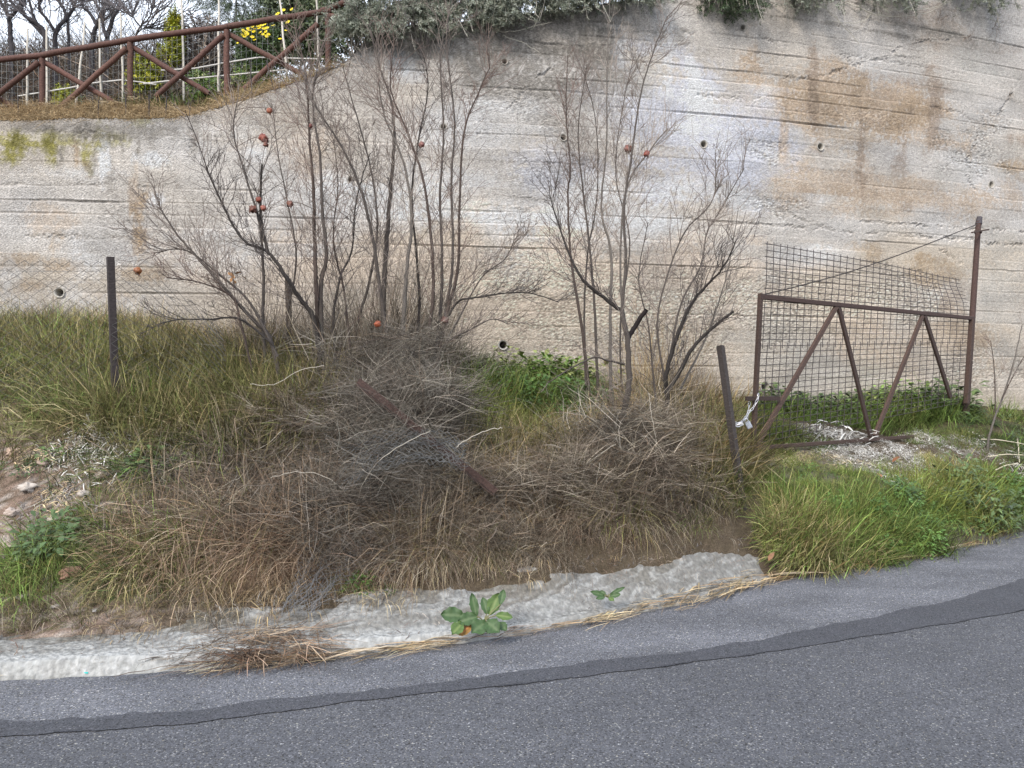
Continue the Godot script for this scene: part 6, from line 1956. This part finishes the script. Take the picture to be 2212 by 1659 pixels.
func puff(called: String, label: String, base: Vector3, c: Vector3, rad: Vector3, count: int, sprigs: Array, palette: String, scale: float, flame: float, cat := "shrub") -> Node3D:
	# a dense evergreen: short shoots all through an uneven rounded crown, on a stem
	var o := thing(called, label, cat, base)
	var xf := []
	var cols := PackedColorArray()
	for k in count:
		var d := Vector3(rng.randfn(), rng.randfn(), rng.randfn()).normalized()
		var q := pow(rng.randf(), 0.35)
		var lumpy := 1.0 + 0.45 * nz.get_noise_3d(d.x * 70.0 + base.x * 30.0, d.y * 70.0, d.z * 70.0)
		var taper := lerpf(1.0, 1.0 - 0.55 * clampf(d.y * q + 0.1, 0.0, 1.0), flame)
		var p := c + Vector3(d.x * rad.x * taper, d.y * rad.y, d.z * rad.z * taper) * q * lumpy
		xf.append(Transform3D(aim(d * 0.7 + Vector3(0, 0.2 + flame, 0)).scaled(Vector3.ONE * scale * rng.randf_range(0.7, 1.3)), p))
		cols.push_back(pick(palette))
	part(o, "crown", join(sprigs, xf, cols).mesh(o.position), M.leaf)
	var mb := MB.new()
	mb.tube(PackedVector3Array([base - Vector3.UP * 0.1, (base + c) / 2, c]), 0.03, 0.012, 6, Color(0.10, 0.08, 0.065))
	part(o, "trunk", mb.mesh(o.position), M.bark)
	return o

func build_garden() -> void:
	pal["gold"] = [Color(0.215, 0.225, 0.022), Color(0.26, 0.25, 0.03), Color(0.16, 0.185, 0.022)]
	pal["pine"] = [Color(0.075, 0.10, 0.068), Color(0.10, 0.125, 0.085), Color(0.055, 0.078, 0.052)]
	pal["laurel"] = [Color(0.065, 0.085, 0.045), Color(0.085, 0.105, 0.055), Color(0.055, 0.07, 0.04)]
	pal["scrub"] = [Color(0.10, 0.088, 0.085), Color(0.13, 0.112, 0.105), Color(0.085, 0.07, 0.066), Color(0.15, 0.12, 0.10)]
	pal["fringe"] = [Color(0.36, 0.27, 0.17), Color(0.42, 0.33, 0.22), Color(0.29, 0.21, 0.125)]
	var fan := [sprig(101, 16, 0.12, 0.05, 0.016), sprig(102, 14, 0.10, 0.045, 0.018)]
	var needle := [sprig(103, 22, 0.24, 0.06, 0.008), sprig(104, 20, 0.2, 0.055, 0.009)]
	var broad := [sprig(105, 12, 0.2, 0.075, 0.026), sprig(106, 12, 0.16, 0.07, 0.03)]
	var at := func(px: float, py: float, t: float) -> Vector3: return P(px, py, t)
	var foot := func(px: float, t: float) -> Vector3:
		var x := (px - CX) / F * t
		return Vector3(x, terrace(x, t), -t)
	puff("golden_conifer", "tall narrow golden-green conifer behind the log fence", foot.call(376, 14.0), at.call(376, 85, 14.0), Vector3(0.12, 0.50, 0.14), 520, fan, "gold", 0.9, 0.7, "conifer")
	puff("golden_conifer", "tiny golden conifer tip beside the tall narrow one", foot.call(345, 13.6), at.call(345, 115, 13.6), Vector3(0.05, 0.14, 0.06), 70, fan, "gold", 0.6, 0.7, "conifer")
	puff("golden_conifer", "rounded golden conifer behind a fence post and crossed brace", foot.call(303, 13.0), at.call(304, 158, 13.0), Vector3(0.16, 0.30, 0.16), 330, fan, "gold", 0.8, 0.4, "conifer")
	puff("golden_conifer", "smaller golden conifer touching the rounded one", foot.call(333, 13.0), at.call(333, 166, 13.0), Vector3(0.10, 0.18, 0.1), 170, fan, "gold", 0.7, 0.4, "conifer")
	puff("golden_conifer", "low golden conifer in the straw at the fence's foot", foot.call(140, 12.4), at.call(140, 212, 12.4), Vector3(0.13, 0.16, 0.12), 200, fan, "gold", 0.7, 0.3, "conifer")
	puff("pine_bush", "large grey-green pine bush behind the wire garden fence", foot.call(510, 15.5), at.call(510, -40, 15.5), Vector3(0.85, 0.85, 0.7), 1500, needle, "pine", 1.0, 0.0, "bush")
	puff("dark_bush", "dark leafy bush behind the upper end of the log fence", foot.call(670, 13.6), at.call(675, 20, 13.6), Vector3(0.85, 0.95, 0.5), 2100, broad, "laurel", 0.9, 0.0, "bush")
	puff("dark_bush", "shaded leafy bush under the pine bush", foot.call(580, 14.2), at.call(570, 95, 14.2), Vector3(0.5, 0.45, 0.4), 650, broad, "laurel", 0.9, 0.0, "bush")
	puff("dark_bush", "dull grey bush between golden conifer and fence post", foot.call(430, 14.6), at.call(430, 110, 14.6), Vector3(0.45, 0.5, 0.4), 480, broad, "scrub", 0.9, 0.0, "bush")
	puff("green_herb", "low bright green herb under the log fence's middle cross", foot.call(445, 12.3), at.call(440, 185, 12.3), Vector3(0.22, 0.15, 0.16), 200, broad, "green", 0.6, 0.0, "plant")
	puff("green_herb", "green herb clump beside the third fence post", foot.call(540, 12.7), at.call(545, 165, 12.7), Vector3(0.3, 0.14, 0.2), 220, broad, "green", 0.6, 0.0, "plant")
	puff("green_herb", "dark herb clump at the low golden conifer's foot", foot.call(165, 12.1), at.call(165, 232, 12.1), Vector3(0.16, 0.09, 0.12), 120, broad, "deep", 0.5, 0.0, "plant")
	# daisy bush: yellow flowers over dark stems
	var fb: Vector3 = foot.call(548, 12.5)
	var o := thing("daisy_bush", "bush of bright yellow daisies behind the log fence", "plant", fb)
	var xf := []
	var cols := PackedColorArray()
	for k in 240:
		var p := P(rng.randf_range(505, 600), rng.randf_range(70, 150), 12.5 + rng.randf_range(-0.15, 0.2))
		xf.append(Transform3D(aim(Vector3(rng.randf_range(-0.5, 0.5), 1, rng.randf_range(-0.5, 0.5))).scaled(Vector3.ONE * 0.7), p))
		cols.push_back(pick("deep"))
	part(o, "leaves", join(broad, xf, cols).mesh(o.position), M.leaf)
	var petal := MB.new()
	for k in 9:
		var a := TAU * k / 9
		var d := Vector3(cos(a), 0.15, sin(a))
		petal.ribbon(PackedVector3Array([d * 0.006, d * 0.02, d * 0.033]), PackedFloat32Array([0.008, 0.014, 0.006]), d.cross(Vector3.UP).normalized(), Color(0.80, 0.62, 0.02), Color(0.82, 0.66, 0.03))
	petal.tube(PackedVector3Array([Vector3(0, -0.004, 0), Vector3(0, 0.008, 0)]), 0.009, 0.006, 6, Color(0.62, 0.36, 0.02), Color(-1, 0, 0), true)
	var pm := petal.mesh()
	for f in [[525, 66], [531, 70], [536, 62], [541, 55], [546, 58], [551, 62], [549, 52], [556, 56], [560, 60], [565, 55], [570, 62], [572, 52], [577, 60], [574, 68], [540, 66], [522, 74], [528, 78], [562, 70], [568, 74], [545, 80], [550, 86], [576, 78], [580, 74], [534, 74], [548, 68], [556, 50], [590, 55], [600, 30], [612, 22], [622, 48], [618, 66], [630, 20], [605, 84], [515, 92]]:
		var m := part(o, "flower", pm, M.leaf)
		m.position = P(f[0], f[1], 12.36) - o.position
		m.basis = Basis.from_euler(Vector3(rng.randf_range(0.6, 1.3), rng.randf_range(-0.5, 0.5), 0)).scaled(Vector3.ONE * rng.randf_range(0.9, 1.3))
	# straw fringe along the wall top
	xf = []
	cols = PackedColorArray()
	var fr := [tuft(111, 70, 0.22, 0.004, 0.24, 1.6, 0.7, 3), tuft(112, 70, 0.18, 0.004, 0.24, 1.8, 0.9, 3), tangle(113, 50, 0.3, 0.0018, 0.0)]
	for k in 330:
		var x := rng.randf_range(-7.6, -2.3)
		var d := rng.randf_range(-0.02, 0.75) * (1.0 if x < -3.3 else 0.6)
		var t := wall_t(x) + d
		xf.append(Transform3D(Basis(Vector3.UP, rng.randf_range(-0.8, 0.8)).scaled(Vector3.ONE * rng.randf_range(0.6, 1.05)), Vector3(x, terrace(x, t) + 0.01, -t)))
		cols.push_back(pick("fringe"))
	stuff("straw_fringe", "dry straw matted along the top of the wall", fr, M.grass, xf, cols)
	xf = []
	cols = PackedColorArray()
	var gr := [tuft(115, 60, 0.2, 0.006, 0.22, 0.9, 0.2, 2), tuft(116, 60, 0.24, 0.006, 0.22, 0.9, 0.2, 2)]
	for k in 420:
		var x := rng.randf_range(-6.0, -2.0)
		var t := wall_t(x) + rng.randf_range(0.8, 4.5)
		xf.append(Transform3D(Basis(Vector3.UP, rng.randf() * TAU).scaled(Vector3.ONE * rng.randf_range(0.7, 1.1)), Vector3(x, terrace(x, t), -t)))
		cols.push_back(pick(["olive", "deep", "fringe", "green"][k % 4]))
	stuff("terrace_grass", "rough grass on the garden slope behind the log fence", gr, M.grass, xf, cols)
	# leafless scrub behind the fence and over the hillside
	xf = []
	cols = PackedColorArray()
	var sc := [tangle(121, 80, 2.0, 0.007, 0.9), tangle(122, 80, 1.7, 0.006, 0.5), tangle(123, 80, 1.5, 0.006, 0.3)]
	for k in 150:
		var t := rng.randf_range(14.0, 21.0)
		var x := P(rng.randf_range(-120, 420), 0, t).x
		xf.append(Transform3D(Basis(Vector3.UP, rng.randf() * TAU), Vector3(x, terrace(x, t) + rng.randf_range(0.0, 1.0), -t)))
		cols.push_back(pick("scrub"))
	for k in 300:
		var t := rng.randf_range(24.0, 80.0)
		var x := P(rng.randf_range(-150, 520), 0, t).x
		xf.append(Transform3D(Basis(Vector3.UP, rng.randf() * TAU).scaled(Vector3.ONE * t / 26.0), Vector3(x, hill(x, t), -t)))
		cols.push_back(pick("scrub"))
	stuff("scrub", "leafless grey-brown scrub behind the garden and up the hillside", sc, M.twig, xf, cols)
	# bare trees against the sky
	var tb := Color(0.105, 0.098, 0.104)
	var trees := [["dark bare tree with a long slanting limb at the scrub's edge", 18.0, [[97, 150, 97, 75, 78, 49, 69, 23, 62, -20], [97, 80, 60, 40, 26, 7, 10, -20], [80, 50, 50, 30, 45, -10]]],
		["crooked bare tree over the lowest fence bay", 19.0, [[25, 150, 23, 76, 19, 35, 3, 10, -10, -20], [20, 40, 40, 15, 45, -20]]],
		["twisted twiggy bare tree between the slanting and forked trees", 20.0, [[120, 150, 121, 70, 144, 35, 125, 0, 120, -30], [140, 40, 160, 15, 165, -20], [122, 70, 100, 40, 85, 20, 88, -20], [150, 150, 148, 70, 150, 30, 180, 5]]],
		["slim leaning bare tree beside the forked one", 18.5, [[198, 150, 201, 83, 212, 49, 226, 10, 232, -25], [210, 55, 195, 30, 180, 15, 175, -10]]],
		["forked bare tree with pale grey trunk against white sky", 18.0, [[230, 150, 231, 83, 243, 38, 236, 14, 238, -25], [243, 38, 257, 14, 260, -20], [231, 80, 222, 50, 228, 20]]],
		["small thin bare tree near the tall golden conifer", 17.0, [[285, 170, 295, 73, 321, 40, 330, 15], [296, 72, 310, 62, 345, 62], [305, 60, 290, 40, 285, 30]]]]
	for tr in trees:
		var path: Array = tr[2][0]
		var base: Vector3 = foot.call(path[0], tr[1])
		var node := thing("bare_tree", tr[0], "tree", base)
		var thick: float = 0.075 if tr[1] > 17.5 else 0.03
		var first := true
		for pth in tr[2]:
			var pp: Array = pth.duplicate()
			if first:
				pp = [path[0], CY - (base.y - EYE) / tr[1] * F + 5.0] + pp
			stem(node, pp, tr[1], tr[1], thick if first else thick * 0.6, thick * 0.3, tb, 26, 1.5, 0.35, "trunk" if first else "limb", "", 3.2)
			first = false
func _ready() -> void:
	rng.seed = 20240
	nz.noise_type = FastNoiseLite.TYPE_SIMPLEX_SMOOTH
	nz.frequency = 0.02
	nz.fractal_octaves = 4
	nz.seed = 5
	nfine.noise_type = FastNoiseLite.TYPE_SIMPLEX_SMOOTH
	nfine.frequency = 0.25
	nfine.fractal_octaves = 2
	nfine.seed = 9
	ncell.noise_type = FastNoiseLite.TYPE_CELLULAR
	ncell.frequency = 1.0
	ncell.cellular_return_type = FastNoiseLite.RETURN_DISTANCE
	ncell.seed = 3
	sky_and_camera()
	make_materials()
	solve_bank()
	build_ground()
	build_road()
	build_gutter()
	build_bank()
	build_wall()
	build_terrace()
	build_gate()
	build_wire_fence()
	build_log_fence()
	build_growth()
	build_shrubs()
	build_fruit()
	build_straw()
	build_small_things()
	build_wall_shrubs()
	build_garden()
